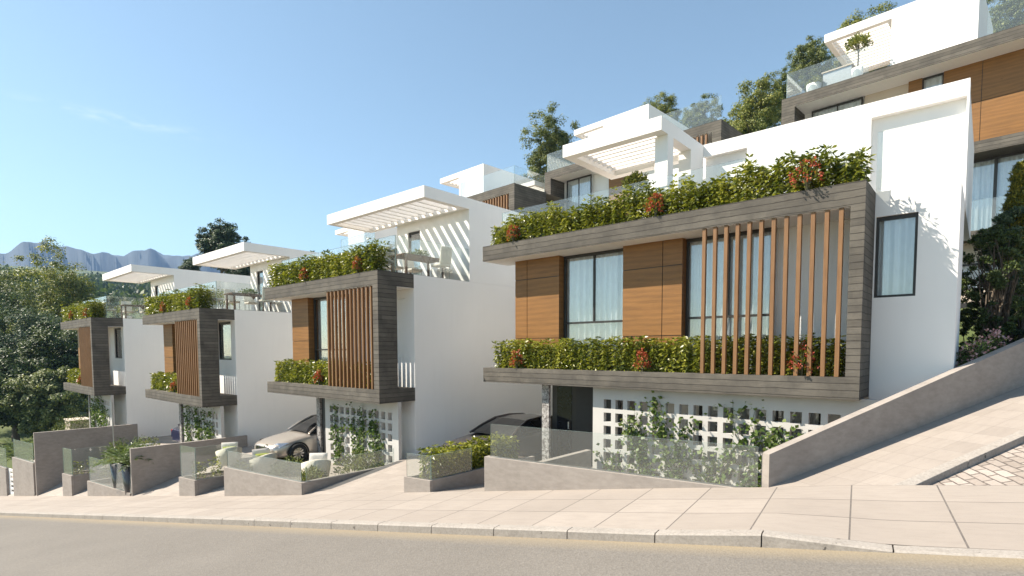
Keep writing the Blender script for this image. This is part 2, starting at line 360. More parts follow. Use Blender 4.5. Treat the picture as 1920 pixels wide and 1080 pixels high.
def dotv(v):
    n = nt.nodes.new('ShaderNodeVectorMath'); n.operation = 'DOT_PRODUCT'; nt.links.new(gd, n.inputs[0]); n.inputs[1].default_value = v; return n.outputs['Value']
cd = (fwd + r2 * ((215 - 960) / F) - u2 * ((222 - CY) / F)).normalized(); ca = cd.cross(up).normalized(); cb = ca.cross(cd)
ea = math_(nt, 'POWER', math_(nt, 'DIVIDE', dotv(ca), .085), 2.0); eb = math_(nt, 'POWER', math_(nt, 'DIVIDE', dotv(cb), .007), 2.0)
wm = math_(nt, 'MULTIPLY', math_(nt, 'EXPONENT', math_(nt, 'MULTIPLY', math_(nt, 'ADD', ea, eb), -1.0)), math_(nt, 'GREATER_THAN', dotv(cd), 0.0))
wn = noise(nt, mapping(nt, gd, (14, 14, 60)), 2.0, 5); wm = math_(nt, 'MULTIPLY', wm, math_(nt, 'MULTIPLY', math_(nt, 'MAXIMUM', math_(nt, 'SUBTRACT', wn, .45), 0.0), 1.2))
nt.links.new(mixc(nt, wm, mixc(nt, 1.0, hs.outputs[0], (.80, .88, .81), 'MULTIPLY'), (6.0, 6.4, 6.6)), bg.inputs[0]); bg.inputs[1].default_value = .10
sc.view_settings.view_transform = 'Standard'; sc.view_settings.look = 'None'; sc.view_settings.exposure = 1.27; sc.view_settings.gamma = 1
sc.render.engine = 'CYCLES'; cy = sc.cycles
cy.max_bounces = 12; cy.diffuse_bounces = 7; cy.glossy_bounces = 3; cy.transmission_bounces = 4; cy.transparent_max_bounces = 24; cy.caustics_reflective = False; cy.caustics_refractive = False
cy.volume_bounces = 0; cy.use_denoising = True

def onz(px, py, z):
    d = fwd + r2 * ((px - 960) / F) - u2 * ((py - CY) / F); d = d * (z / d.z); return (d.x, d.y, z)
# ------------------------------------------------------------------ street frame: s along the street, w across it towards the houses
SA = R(8.65); US = np.array([math.cos(SA), math.sin(SA)]); NS = np.array([-math.sin(SA), math.cos(SA)])
W0, WK = 8.69, 6.14
def SW(s, w_): p = US * s + NS * w_; return float(p[0]), float(p[1])
zb_s = [-120, -34.2, -25, -21.4, -18, -15.4, -11.85, -8.3, -6.2, -4.17, -2.13, -1.05, 0, .92, 1.7, 6, 60]
zb_z = [-19.6, -6.89, -5.58, -5.06, -4.57, -4.21, -3.67, -3.106, -2.79, -2.48, -2.17, -2.02, -1.85, -1.73, -1.63, -1.02, 6.5]
def zback(s): return float(np.interp(s, zb_s, zb_z))
zk_s = [-120, -25, -15.4, -9.9, -4.16, -3.0, -1.9, -.8, .34, 1.24, 6, 60]
zk_z = [-19.5, -5.56, -4.12, -3.30, -2.46, -2.29, -2.13, -1.935, -1.885, -1.76, -1.06, 6.4]
def zkerb(s): return float(np.interp(s, zk_s, zk_z))
def zroad(s): return min(zkerb(s) - .012, -1.955 + .1485 * s) if s < 6 else zkerb(s) - .03
def wall_prism(mb, plan, zbot, ztop, m=0):
    """plan: 4 xy corners ccw; zbot/ztop numbers or 4 values"""
    zb = zbot if hasattr(zbot, '__len__') else [zbot] * 4; zt = ztop if hasattr(ztop, '__len__') else [ztop] * 4
    mb.hexa([(p[0], p[1], z) for p, z in zip(plan, zb)], [(p[0], p[1], z) for p, z in zip(plan, zt)], m); return mb

def strip(name, ss, ws, zf, mat, kind='structure', uvshift=(0, 0)):
    V = []; UV = []
    for s in ss:
        for w_ in ws:
            x, y = SW(s, w_); V.append((x, y, zf(s, w_))); UV.append((s + uvshift[0], w_ + uvshift[1]))
    n = len(ws); Fc = []
    for i in range(len(ss) - 1):
        for j in range(n - 1): Fc.append((i * n + j, (i + 1) * n + j, (i + 1) * n + j + 1, i * n + j + 1))
    o = npobj(name, V, Fc, mat, uv=UV, smooth=True); return tag(o, kind=kind)
ss = np.concatenate([np.arange(-110, -40, 5), np.arange(-40, -4, 1.0), np.arange(-4, 4, .25), np.arange(4, 45, 2)])
road = strip('road', ss, [-14, -8, -2, 2, 4, 5, 5.6, 6.0, WK + .02], lambda s, w_: zroad(s), M['asphalt'])
KW = .17
pav = strip('pavement', ss, list(np.linspace(WK + KW, W0 + .02, 7)), lambda s, w_: zkerb(s) + (zback(s) - zkerb(s)) * (w_ - WK) / (W0 - WK), M['slabs'], uvshift=(.02, -(WK + KW)))
kb = MB(); s = -90.4
joints = [-.8 + 1.135 * k for k in range(-80, 36)]
for a_, b_ in zip(joints[:-1], joints[1:]):
    n = 3 if -4 < a_ < 3 else 1
    for q in range(n):
        s0 = a_ + (b_ - a_) * q / n + (.007 if q == 0 else 0); s1 = a_ + (b_ - a_) * (q + 1) / n - (.007 if q == n - 1 else 0)
        P = [SW(s0, WK), SW(s1, WK), SW(s1, WK + KW), SW(s0, WK + KW)]
        zt = [zkerb(s0) + .004, zkerb(s1) + .004, zkerb(s1) + .004, zkerb(s0) + .004]
        zlo = [min(z - .15, zroad((s0 + s1) / 2) - .15) for z in zt]
        c0 = .018  # worn front arris
        PF = [SW(s0, WK), SW(s1, WK)]; PT = [SW(s0, WK + c0), SW(s1, WK + c0)]
        v = [(P[0][0], P[0][1], zlo[0]), (P[1][0], P[1][1], zlo[1]), (P[2][0], P[2][1], zlo[2]), (P[3][0], P[3][1], zlo[3]),
             (PF[0][0], PF[0][1], zt[0] - c0), (PF[1][0], PF[1][1], zt[1] - c0), (PT[0][0], PT[0][1], zt[0]), (PT[1][0], PT[1][1], zt[1]), (P[2][0], P[2][1], zt[2]), (P[3][0], P[3][1], zt[3])]
        fs = [(0, 1, 5, 4), (4, 5, 7, 6), (6, 7, 8, 9)]
        if q == n - 1: fs.append((1, 2, 8, 7, 5))
        if q == 0: fs.append((0, 4, 6, 9, 3))
        kb.add(v, fs)
tag(kb.build('kerb', M['kerb']), kind='structure')

# side street going up between the wall and the frame's right edge
RA = R(29.5); RD = np.array([math.sin(RA), math.cos(RA)]); RN = np.array([math.cos(RA), -math.sin(RA)]); RB = np.array([-2.348, 8.433])
def RT(t, p): q = RB + RD * t + RN * p; return float(q[0]), float(q[1])
def zramp(t): return -2.02 + .232 * t
def t0(p):   # where the pavement's back edge cuts the ramp's line p
    q = RB + RN * p; return float((W0 - q @ NS) / (RD @ NS))
def rstrip(name, ps, dz, mat, off=0.0):
    V = []; UV = []; ts = np.linspace(0, 45, 40)
    for i, t in enumerate(ts):
        for p in ps:
            tt = t0(p) + off + t; x, y = RT(tt, p)
            z = zramp(tt) + dz
            if t == 0: z = max(z, zback(float(US @ np.array([x, y]))) - .004 + dz * .3) if dz == 0 else z
            V.append((x, y, z)); UV.append((tt, p))
    n = len(ps); Fc = [(i * n + j, i * n + j + 1, (i + 1) * n + j + 1, (i + 1) * n + j) for i in range(len(ts) - 1) for j in range(n - 1)]
    return tag(npobj(name, V, Fc, mat, uv=UV), kind='structure')
M['slabs2'] = mat_slabs(); b = [n for n in M['slabs2'].node_tree.nodes if n.type == 'TEX_BRICK'][0]
b.inputs['Brick Width'].default_value = .40; b.inputs['Row Height'].default_value = .40; b.inputs['Mortar Size'].default_value = .004; b.inputs['Mortar'].default_value = (.22, .19, .165, 1)
rstrip('side_path', [0, .3, .6, .9, 1.16], 0, M['slabs2'])
kb = MB()
for i in range(34):
    ta, tb = t0(1.22) + i * 1.2 + .006, t0(1.22) + (i + 1) * 1.2 - .006
    P = [RT(ta, 1.16), RT(ta, 1.32), RT(tb, 1.32), RT(tb, 1.16)]
    if i == 0: P[0] = RT(t0(1.16) + .004, 1.16); P[1] = RT(t0(1.32) + .004, 1.32)
    zt = [zramp(ta), zramp(ta), zramp(tb), zramp(tb)]
    kb.hexa([(x, y, z - .3) for (x, y), z in zip(P, zt)], [(x, y, z + .004) for (x, y), z in zip(P, zt)])
tag(kb.build('side_kerb', M['kerb'], bevel=.008), kind='structure')
rstrip('side_street', [1.28, 2, 3, 5, 8, 11], -.10, M['setts'])
pl = MB(); pl.v = []
# ------------------------------------------------------------------ terrain
def terr(x, y):
    p = np.array([x, y]); s = float(US @ p); w_ = float(NS @ p)
    zst = -2.25 + .147 * max(min(s, 30), -60)
    r = math.hypot(x, y)
    if w_ < W0: z = zst - .6
    elif w_ < 20: z = zst - 2.3
    elif w_ < 25: z = zst - 2.3 + (w_ - 20) / 5 * 5.6
    elif w_ < 34: z = zst + 3.3
    else: z = zst + 3.3 + (min(w_, 70) - 34) * .34
    q = np.array([x, y]) - RB; pr = float(q @ RN); tt = float(q @ RD)
    if pr > -.3 and w_ > W0: z = min(z, zramp(max(tt, 0)) - .6)
    if x < -38:
        far = float(np.interp(r, [40, 60, 90, 150, 250, 420, 700, 1000, 1300, 1600], [-8.5, -8.5, -7, 1, 15, 33, 69, 108, 150, 60]))
        f = min(1, (-38 - x) / 14); bump = 2.5 * math.sin(x * .011 + y * .007) + 1.5 * math.sin(x * .023 - y * .017 + 1)
        z = z * (1 - f) + (far + bump * min(1, max(0, (r - 120) / 300))) * f if w_ > 0 else z * (1 - f) + min(far, z) * f
    return z
xs = np.concatenate([-np.geomspace(1700, 60, 60), np.arange(-58, 40, 1.6), np.linspace(42, 300, 14)])
ys = np.concatenate([np.linspace(-500, -25, 14), np.arange(-20, 75, 1.6), np.geomspace(78, 1500, 40)])
V = [(x, y, terr(x, y)) for x in xs for y in ys]; ny = len(ys)
Fc = [(i * ny + j, (i + 1) * ny + j, (i + 1) * ny + j + 1, i * ny + j + 1) for i in range(len(xs) - 1) for j in range(ny - 1)]
tag(npobj('ground', V, Fc, M['ground'], smooth=True), kind='structure')

# far mountains: a ridge 2.4 km off
def ridge():
    az = np.linspace(R(120), R(184), 420); V = []
    key = [(.1051, .1290), (.13, .141), (.1536, .1575), (.162, .149), (.1744, .1515), (.19, .143), (.2186, .1445), (.24, .1435), (.262, .151), (.2727, .1585), (.29, .150), (.3365, .155), (.38, .151), (.45, .142), (.6, .135)]
    ka = [math.atan2(k, -math.sqrt(1 - k * k)) for k, _ in key][::-1]; kv = [v for _, v in key][::-1]
    for i, a in enumerate(az):
        kk = min(max(int(np.searchsorted(ka, a)), 1), len(ka) - 1); f_ = min(1, max(0, (a - ka[kk - 1]) / (ka[kk] - ka[kk - 1]))); f_ = f_ * f_ * (3 - 2 * f_); h = kv[kk - 1] * (1 - f_) + kv[kk] * f_; h = .126 + (h - .126) * .86; h += .0009 * math.sin(a * 83 + .4) * math.sin(a * 37) + .0005 * math.sin(a * 197 + 2 * math.sin(a * 51)) + .0003 * math.sin(a * 613 + 3 * math.sin(a * 90))
        for r, k in ((1500, 0), (1900, .45), (2100, .62), (2300, .76), (2400, 1.0), (2600, .8), (2900, .2)):
            hz = 20 if k == 0 else 2400 * (.10 + (h - .10) * k) * (1 if k == 1 else 1) if k > .5 else 2400 * .10 * k
            rr = r + (40 * math.sin(a * 95 + r) + 25 * math.sin(a * 213 + r * 3)) * (0 if k in (0, 1.0) else 1)
            hh = hz + ((3.5 * math.sin(a * 61 + r) + 3 * math.sin(a * 143 + r * 2.3) ) if 0 < k < .8 else 0)
            V.append((rr * math.cos(a), rr * math.sin(a), hh))
    n = 7; Fc = [(i * n + j, (i + 1) * n + j, (i + 1) * n + j + 1, i * n + j + 1) for i in range(419) for j in range(n - 1)]
    return tag(npobj('mountains', V, Fc, simple('hazed_mountain_rock', (.05, .066, .078), .95, var=.3, nscale=.01), smooth=True), kind='structure')  # rock colour is tinted blue to carry part of the distance haze
ridge()

# ------------------------------------------------------------------ foliage
def unit(a): return a / np.maximum(np.linalg.norm(a, axis=-1, keepdims=True), 1e-6)
def leaves(C, D, L, Wd, g=rng, curl=.12, nrm=None):
    n = len(C); D = unit(D); s = unit(np.cross(D, g.normal(size=(n, 3)) if nrm is None else nrm)); nn = np.cross(D, s)
    L = np.broadcast_to(np.asarray(L), (n,))[:, None]; Wd = np.broadcast_to(np.asarray(Wd), (n,))[:, None]
    V = np.stack([C, C + D * L * .45 + s * Wd * .5 + nn * L * curl, C + D * L, C + D * L * .45 - s * Wd * .5 + nn * L * curl], 1).reshape(-1, 3)
    return V, np.arange(4 * n).reshape(-1, 4)
def join(parts):
    Vs = []; Fs = []; o = 0
    for V, Fq in parts: Vs.append(V); Fs.append(Fq + o); o += len(V)
    return np.concatenate(Vs), np.concatenate(Fs)
def crown_mesh(name, mat, H, Rx, z0, nclump, nleaf, leafL, leafW, seed, lobes=13, shape='round'):
    g = np.random.default_rng(seed)
    ld = unit(g.normal(size=(lobes, 3)) + np.array([0, 0, .25])); lr = g.uniform(.34, .55, lobes)
    cents = ld * g.uniform(.3, .66, (lobes, 1)); Hc = (H - z0) / 2
    C = []
    per = np.maximum(3, (nclump * lr ** 2 / np.sum(lr ** 2)).astype(int))
    for c, r_, k in zip(cents, lr, per):
        d = unit(g.normal(size=(k, 3))); rad = r_ * g.uniform(.55, 1.05, (k, 1)); C.append(c + d * rad)
    C = np.concatenate(C)
    if shape == 'cone':
        zz = g.uniform(-1, 1, len(C)); rr = (1 - (zz + 1) / 2) ** .7 * .95 + .05; a = g.uniform(0, 6.283, len(C)); q = g.uniform(.7, 1.0, len(C))
        C = np.stack([np.cos(a) * rr * q, np.sin(a) * rr * q, zz], 1)
    if shape == 'column':
        zz = g.uniform(-1, 1, len(C)); rr = np.sqrt(np.clip(1 - np.abs(zz) ** 3.5, .03, 1)); a = g.uniform(0, 6.283, len(C)); q = g.uniform(.7, 1.05, len(C))
        C = np.stack([np.cos(a) * rr * q, np.sin(a) * rr * q, zz], 1)
    CC = C * np.array([Rx, Rx, Hc]) + np.array([0, 0, z0 + Hc])
    cr = (.11 if shape == 'round' else .12) * Rx * g.uniform(.65, 1.35, len(CC))
    off = g.normal(size=(len(CC) * nleaf, 3)); off = unit(off) * g.uniform(.25, 1.25, (len(off), 1)) ** .8
    P = np.repeat(CC, nleaf, 0) + off * np.repeat(cr, nleaf)[:, None] * np.array([1.15, 1.15, .75])
    out = unit(P - np.array([0, 0, z0 + Hc * .6]))
    nr = unit(off + out * .7 + np.array([0, 0, .45]) + g.normal(size=P.shape) * .55)
    D = np.cross(nr, g.normal(size=P.shape)) + out * .25 + np.array([0, 0, -.12 if shape == 'round' else .7])
    sz = g.uniform(.6, 1.25, len(P))
    V, Fq = leaves(P, D, leafL * sz, leafW * sz, g, nrm=nr)
    return npmesh(name, V, Fq, mat), CC
def trunk_mb(H, r0, z0, tips, seed, nl=9, multi=1):
    g = np.random.default_rng(seed); mb = MB()
    for k in range(multi):
        a = g.uniform(0, 6.28); lean = .0 if multi == 1 else .35
        top = Vector((math.cos(a) * lean * H * .3 + g.normal() * .02 * H, math.sin(a) * lean * H * .3 + g.normal() * .02 * H, z0 + (H - z0) * .55))
        base = Vector((math.cos(a) * .08 * (multi > 1), math.sin(a) * .08 * (multi > 1), -.3)); mid = base.lerp(top, .5) + Vector((g.normal() * .03 * H, g.normal() * .03 * H, 0))
        mb.tube([base, base.lerp(mid, .5), mid, mid.lerp(top, .5), top], [r0 * 1.25, r0, r0 * .8, r0 * .55, r0 * .3], 8)
        for i in g.choice(len(tips), min(nl, len(tips)), replace=False):
            t = Vector(tips[i]); f = g.uniform(.3, .9); st = base.lerp(mid, f * 2) if f < .5 else mid.lerp(top, f * 2 - 1)
            m = st.lerp(t, .5) + Vector((g.normal() * .05, g.normal() * .05, .06)) * H * .3
            mb.tube([st, m, t], [r0 * .4, r0 * .25, r0 * .08], 5)
    return mb
def tree(name, label, loc, H, Rx, z0, mat, seed, nclump=120, nleaf=90, leafL=.26, leafW=.14, shape='round', r0=None, group=None, rz=0, multi=1, nl=9, cat='tree'):
    t = thing(name, label, cat, loc, rz, group)
    me, tips = crown_mesh('crown', mat, H, Rx, z0, nclump, nleaf, leafL, leafW, seed, shape=shape)
    link(bpy.data.objects.new('crown', me), t)
    trunk_mb(H, r0 or H * .022, z0, tips, seed, nl, multi).build('trunk', M['bark'], t); return t
def retree(src, label, loc, sx=1.0, sz=1.0, rz=0.0):
    t = copy_tree(src); t.location = loc; t.scale = (sx, sx, sz); t.rotation_euler = (0, 0, rz); t['label'] = label; return t

def hedge_mesh(name, x0, x1, y0, y1, h, seed, bumpy=.15, leafL=.13, leafW=.042, sp=.15, lv=9):
    g = np.random.default_rng(seed); C = []; D = []
    nx = int((x1 - x0) / sp); ny = max(2, int((y1 - y0) / sp))
    ph = g.uniform(0, 6, 4)
    for i in range(nx):
        for j in range(ny):
            x = x0 + (i + .5 + g.uniform(-.45, .45)) * (x1 - x0) / nx; y = y0 + (j + .5 + g.uniform(-.4, .4)) * (y1 - y0) / ny
            env = 1 + bumpy * (.6 * math.sin(x * 5.3 + ph[0]) + .5 * math.sin(x * 9.1 + ph[1]) + .4 * math.sin(x * 2.1 + ph[2]))
            hh = h * env * g.uniform(.78, 1.05)
            if g.uniform() < .07: hh *= 1.0 + bumpy * 1.2
            lx, ly = g.normal() * .05, g.normal() * .04
            zs = np.linspace(.04, hh, lv)
            for q, z in enumerate(zs):
                k = 6 if q == lv - 1 else 4
                a = g.uniform(0, 6.28) + np.arange(k) * 6.283 / k + g.normal(size=k) * .3
                f = z / hh
                C.append(np.stack([np.full(k, x + lx * f), np.full(k, y + ly * f), np.full(k, z)], 1) + g.normal(size=(k, 3)) * .012)
                D.append(np.stack([np.cos(a), np.sin(a), np.full(k, (-.55 if q < lv - 1 else .25) + g.normal() * .3)], 1))
    C = np.concatenate(C); D = np.concatenate(D); sz = g.uniform(.65, 1.2, len(C))
    return npmesh(name, *leaves(C, D, leafL * sz, leafW * sz, g, .08), M['laurel'])
def hedge(label, loc, me, group=None, rz=0):
    o = link(bpy.data.objects.new('hedge', me)); o.location = loc; o.rotation_euler = (0, 0, rz); return tag(o, label, 'hedge', group)
def bush_parts(seed, R_, H, mat, n=700, L=.10, Wl=.05, flower=None, nf=0, fl=.05):
    g = np.random.default_rng(seed)
    def shell(k, lo):
        d = unit(g.normal(size=(k, 3))); d[:, 2] = np.abs(d[:, 2]) * 1.0; d = unit(d)
        r = g.uniform(lo, 1, (k, 1)) ** .7 * (1 + .18 * np.sin(d[:, :1] * 7 + seed) * np.cos(d[:, 1:2] * 6))
        return d * r * np.array([R_, R_, H * .8]) + np.array([0, 0, H * .2]), d
    P, d = shell(n, .35); sz = g.uniform(.6, 1.2, n)
    a = leaves(P, d + g.normal(size=P.shape) * .7, L * sz, Wl * sz, g)
    f = None
    if flower is not None:
        Q, dq = shell(nf, .85); Q = np.repeat(Q, 5, 0) + g.normal(size=(nf * 5, 3)) * fl * .5; dq = np.repeat(dq, 5, 0)
        f = leaves(Q, dq + g.normal(size=Q.shape) * .9, fl, fl * .8, g)
    return a, f
def shrub(name, label, cat, loc, R_, H, mat, seed, n=700, L=.10, Wl=.05, flower=None, nf=0, fl=.05, group=None):
    a, f = bush_parts(seed, R_, H, mat, n, L, Wl, flower, nf, fl)
    t = thing(name, label, cat, loc, 0, group)
    npobj('foliage', a[0], a[1], mat, t)
    mb = MB(); g = np.random.default_rng(seed)
    for k in range(5):
        a_ = g.uniform(0, 6.28); mb.tube([(0, 0, -.05), (math.cos(a_) * R_ * .3, math.sin(a_) * R_ * .3, H * .4), (math.cos(a_) * R_ * .55, math.sin(a_) * R_ * .55, H * .75)], [.018, .012, .005], 5)
    mb.build('stem', M['stem'], t)
    if f is not None: npobj('blossom', f[0], f[1], flower, t)
    return t
def red_shrub(label, loc, R_=.20, H=.5, seed=1):
    return shrub('flowering_shrub', label, 'shrub', loc, R_ * .85, H * .92, M['laurel'], seed, 180, .085, .035, M['red'], 75, .040, 'red-flowered shrubs among the hedges')
def vine(label, base, H, spread, seed, n=420, group=None, leafL=.105, leafW=.085):
    n = int(n * 1.0)
    g = np.random.default_rng(seed); mb = MB(); C = []; D = []
    for k in range(5):
        x = g.normal() * .05; z = 0.; pts = [(x, 0, 0)]; dx = g.uniform(-1, 1) * spread / max(H, .5) * .9
        top = H * g.uniform(.6, 1.0)
        while z < top:
            z += .12; x += dx * .12 + g.normal() * .045; pts.append((x, -.02 + g.normal() * .012, z))
        mb.tube(pts, [.012 * (1 - .7 * i / len(pts)) for i in range(len(pts))], 5)
        m = n // 5
        idx = g.integers(0, len(pts), m); P = np.array(pts)[idx]
        P = P + g.normal(size=(m, 3)) * np.array([.11, .03, .09]) + np.array([0, -.045, 0])
        C.append(P); D.append(g.normal(size=(m, 3)) * np.array([1, .55, .7]) + np.array([0, -.5, -.35]))
    C = np.concatenate(C); D = np.concatenate(D); sz = g.uniform(.55, 1.25, len(C))
    t = thing('climbing_vine', label, 'vine', base, 0, group)
    V, Fq = leaves(C, D, leafL * sz, leafW * sz, g, .1); npobj('foliage', V, Fq, M['vine'], t); mb.build('stem', M['stem'], t); return t
def palm(name, label, loc, n, L, seed, group=None):
    t = thing(name, label, 'plant', loc, 0, group); g = np.random.default_rng(seed); mb = MB(); C = []; D = []
    for k in range(n):
        a = g.uniform(0, 6.28); el = g.uniform(.5, 1.4); l = L * g.uniform(.75, 1.1); p = Vector((0, 0, 0)); v = Vector((math.cos(a) * math.cos(el), math.sin(a) * math.cos(el), math.sin(el))); pts = [p.copy()]
        for q in range(9):
            p = p + v * l / 9; v = (v + Vector((0, 0, -.13))).normalized(); pts.append(p.copy())
            sd = v.cross(Vector((0, 0, 1))).normalized()
            if q > 0:
                for sgn in (-1, 1):
                    for h in (0, .5): C.append(pts[-2].lerp(p, h)); D.append(sd * sgn + v * .8 + Vector((0, 0, -.1)))
        mb.tube(pts, [.01 * (1 - i / 12) for i in range(len(pts))], 4)
    V, Fq = leaves(np.array(C), np.array(D), .2 * L, .028, g, .04); npobj('frond', V, Fq, M['palm'], t); mb.build('stem', M['stem'], t); return t

# ------------------------------------------------------------------ building parts
def window(parent, x0, x1, z0, z1, y, mull=(), trans=(), fw_=.05, name='window', curtain=True, seed=0, gap=.13):
    f = MB(); y1 = y + .07
    f.box(x0, x1, y, y1, z1 - fw_ - .025, z1); f.box(x0, x1, y, y1, z0, z0 + fw_)
    f.box(x0, x0 + fw_, y, y1, z0 + fw_, z1 - fw_ - .026); f.box(x1 - fw_, x1, y, y1, z0 + fw_, z1 - fw_ - .026)
    zt = trans[0] if trans else z0 + fw_
    for m in mull: f.box(m - .022, m + .022, y + .004, y1 - .002, zt + (.025 if trans else 0), z1 - fw_ - .026)
    for t in trans: f.box(x0 + fw_, x1 - fw_, y + .002, y1, t - .025, t + .025)
    o = f.build(name, M['frame'], parent)
    MB().box(x0 + fw_, x1 - fw_, y + .03, y + .036, z0 + fw_, z1 - fw_ - .026).build('pane', M['pane'], o)
    if curtain:
        g = np.random.default_rng(seed + int(abs(x0 * 100))); nx = int((x1 - x0) / .012); xx = np.linspace(x0 + .01, x1 - .01, nx)
        ph = np.cumsum(g.uniform(.2, 1.3, nx)) * .62; yy = y + gap + .038 * np.sin(ph) + .028 * np.sin(ph * .29)
        V = np.concatenate([np.stack([xx, yy, np.full(nx, z0 + .01)], 1), np.stack([xx, yy, np.full(nx, z1 - .01)], 1)])
        Fq = np.stack([np.arange(nx - 1), np.arange(1, nx), np.arange(1, nx) + nx, np.arange(nx - 1) + nx], 1)
        npobj('curtain', V, Fq, M['curtain'], o, smooth=True)
    return o
def glass_panel(parent, x0, x1, y0, y1, z0, z1, name='glass_balustrade'):
    mb = MB(); mb.box(x0, x1, y0, y1, z0, z1)
    lx, ly = abs(x1 - x0), abs(y1 - y0)
    big = (2, 3) if lx > ly else (4, 5)
    for i in range(6): mb.m[i] = 0 if i in big else 1
    return mb.build(name, [M['glass'], M['gedge']], parent)
def glass_free(parent, p0, p1, z0, z1, name='glass_panel', th=.012):
    d = np.array(p1) - np.array(p0); n = np.array([-d[1], d[0]]) / np.linalg.norm(d) * th
    q = [p0, p1, tuple(np.array(p1) + n), tuple(np.array(p0) + n)]
    zb = z0 if hasattr(z0, '__len__') else (z0, z0); zt = z1 if hasattr(z1, '__len__') else (z1, z1)
    mb = MB(); mb.hexa([(q[0][0], q[0][1], zb[0]), (q[1][0], q[1][1], zb[1]), (q[2][0], q[2][1], zb[1]), (q[3][0], q[3][1], zb[0])],
                       [(q[0][0], q[0][1], zt[0]), (q[1][0], q[1][1], zt[1]), (q[2][0], q[2][1], zt[1]), (q[3][0], q[3][1], zt[0])])
    mb.m = [1, 1, 0, 1, 0, 1]
    return mb.build(name, [M['glass'], M['gedge']], parent)
def screen_mb(x0, x1, y0, y1, z0, z1, cx, cz, w_, h_):
    """pierced wall; cx, cz: left edges / bottom edges of the holes"""
    mb = MB(); z = z0
    for zc in sorted(cz):
        mb.box(x0, x1, y0, y1, z, zc); x = x0
        for xc in sorted(cx):
            mb.box(x, xc, y0, y1, zc, zc + h_); x = xc + w_
        mb.box(x, x1, y0, y1, zc, zc + h_); z = zc + h_
    mb.box(x0, x1, y0, y1, z, z1); return mb
def slats(parent, xs_, w_, y0, y1, z0, z1):
    for x in xs_: MB().box(x, x + w_, y0, y1, z0, z1).build('slat', M['slat'], parent, bevel=.004)
def wood_panel(parent, x0, x1, y0, y1, z0, z1, vj=(), hj=()):
    xsj = [x0] + list(vj) + [x1]; zsj = [z0] + list(hj) + [z1]; g_ = .009; mb = MB()
    mb.box(x0 + .01, x1 - .01, y0 + .02, y1, z0, z1, 1)
    for a, b in zip(xsj[:-1], xsj[1:]):
        for c, d in zip(zsj[:-1], zsj[1:]): mb.box(a + (g_ if a != x0 else 0), b - (g_ if b != x1 else 0), y0, y0 + .02 - .001, c + (g_ if c != z0 else 0), d - (g_ if d != z1 else 0))
    mb.box(x1 - .009, x1, y0 + .02, y1, z0, z1)
    mb.box(x0, x0 + .009, y0 + .02, y1, z0, z1)
    return mb.build('wood_cladding', [M['wood'], M['dark']], parent)
def pergola(parent, x0, x1, y0, y1, z0, z1, rim, along, n, rw=.07, rh=None):
    mb = MB(); zi = z1
    mb.box(x0, x1, y0, y0 + rim, z0, zi); mb.box(x0, x1, y1 - rim, y1, z0, zi)
    mb.box(x0, x0 + rim, y0 + rim, y1 - rim, z0, zi); mb.box(x1 - rim, x1, y0 + rim, y1 - rim, z0, zi)
    o = mb.build('pergola', M['white'], parent)
    rh = rh or (z1 - z0) * .75
    for k in range(n):
        if along == 'y':
            x = x0 + rim + (k + .5) * (x1 - x0 - 2 * rim) / n; MB().box(x - rw / 2, x + rw / 2, y0 + rim, y1 - rim, z1 - .02 - rh, z1 - .02).build('rafter', M['white'], o)
        else:
            y = y0 + rim + (k + .5) * (y1 - y0 - 2 * rim) / n; MB().box(x0 + rim, x1 - rim, y - rw / 2, y + rw / 2, z1 - .02 - rh, z1 - .02).build('rafter', M['white'], o)
    return o

# ------------------------------------------------------------------ lower row: nearest house
O1 = (-1.66, 11.16, 2.91); ZG = -6.1
h1 = thing('townhouse', 'nearest white house, widest concrete frame of all, with two curtained windows and spaced timber slats', 'house', O1, group='white houses of the lower row')
f = MB(); f.box(-9.14, 0, 0, 1.04, -.41, 0); f.box(-9.14, 0, 0, 1.04, -3.8, -3.4); f.box(-.22, 0, 0, 1.04, -3.4, -.41)
f.build('concrete_frame', M['board'], h1)
MB().box(-9.12, -.22, .03, 1.04, -.416, -.411).build('soffit', M['white'], h1)
wl = MB()
wl.box(-8.44, 0, 1.045, 11, -3.8, -.003); wl.box(-8.42, -1.66, 1.0, 1.044, -3.4, -.417)
wl.box(0.003, 1.233, 1.32, 2.9, ZG - .3, 0.0)                 # right-hand wall with the side window
wl.box(0.003, .02, 1.04, 1.319, ZG - .3, 0); wl.box(.655, 1.233, 1.04, 1.319, ZG - .3, 0); wl.box(.02, .655, 1.04, 1.319, ZG - .3, -1.945); wl.box(.02, .655, 1.04, 1.319, -.455, 0)
wl.box(-5.5, 0, 2.2, 11, ZG, -3.801); wl.box(-7.0, -5.5, 2.6, 11, ZG, -3.801)
wl.build('wall', M['white'], h1)
wood_panel(h1, -8.44, -6.92, .59, .99, -3.4, -.417, (-8.01,), (-2.58, -.95 - .0))
wood_panel(h1, -5.02, -3.53, .59, .99, -3.4, -.417, (-4.0,), (-2.58, -1.0))
window(h1, -6.92, -5.02, -3.38, -.418, .80, (-5.98,), (-2.19,), seed=1)
window(h1, -3.53, -1.66, -3.38, -.418, .80, (-2.6,), (-2.19,), seed=2)
window(h1, .021, .654, -1.944, -.456, 1.09, fw_=.045, seed=3, gap=.11)
slats(h1, [-2.858 + .2235 * k for k in range(12)], .072, .025, .105, -3.4, -.414)
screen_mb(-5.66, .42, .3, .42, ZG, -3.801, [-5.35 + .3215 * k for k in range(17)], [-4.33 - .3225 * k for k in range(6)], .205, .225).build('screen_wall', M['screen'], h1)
MB().box(-7.26, -7.03, .3, .38, ZG - .2, -3.801).build('stone_pier', M['stone'], h1)
d = MB(); d.box(-6.98, -5.6, 1.5, 1.56, ZG, -3.801); d.build('entrance_panel', M['dark'], h1)
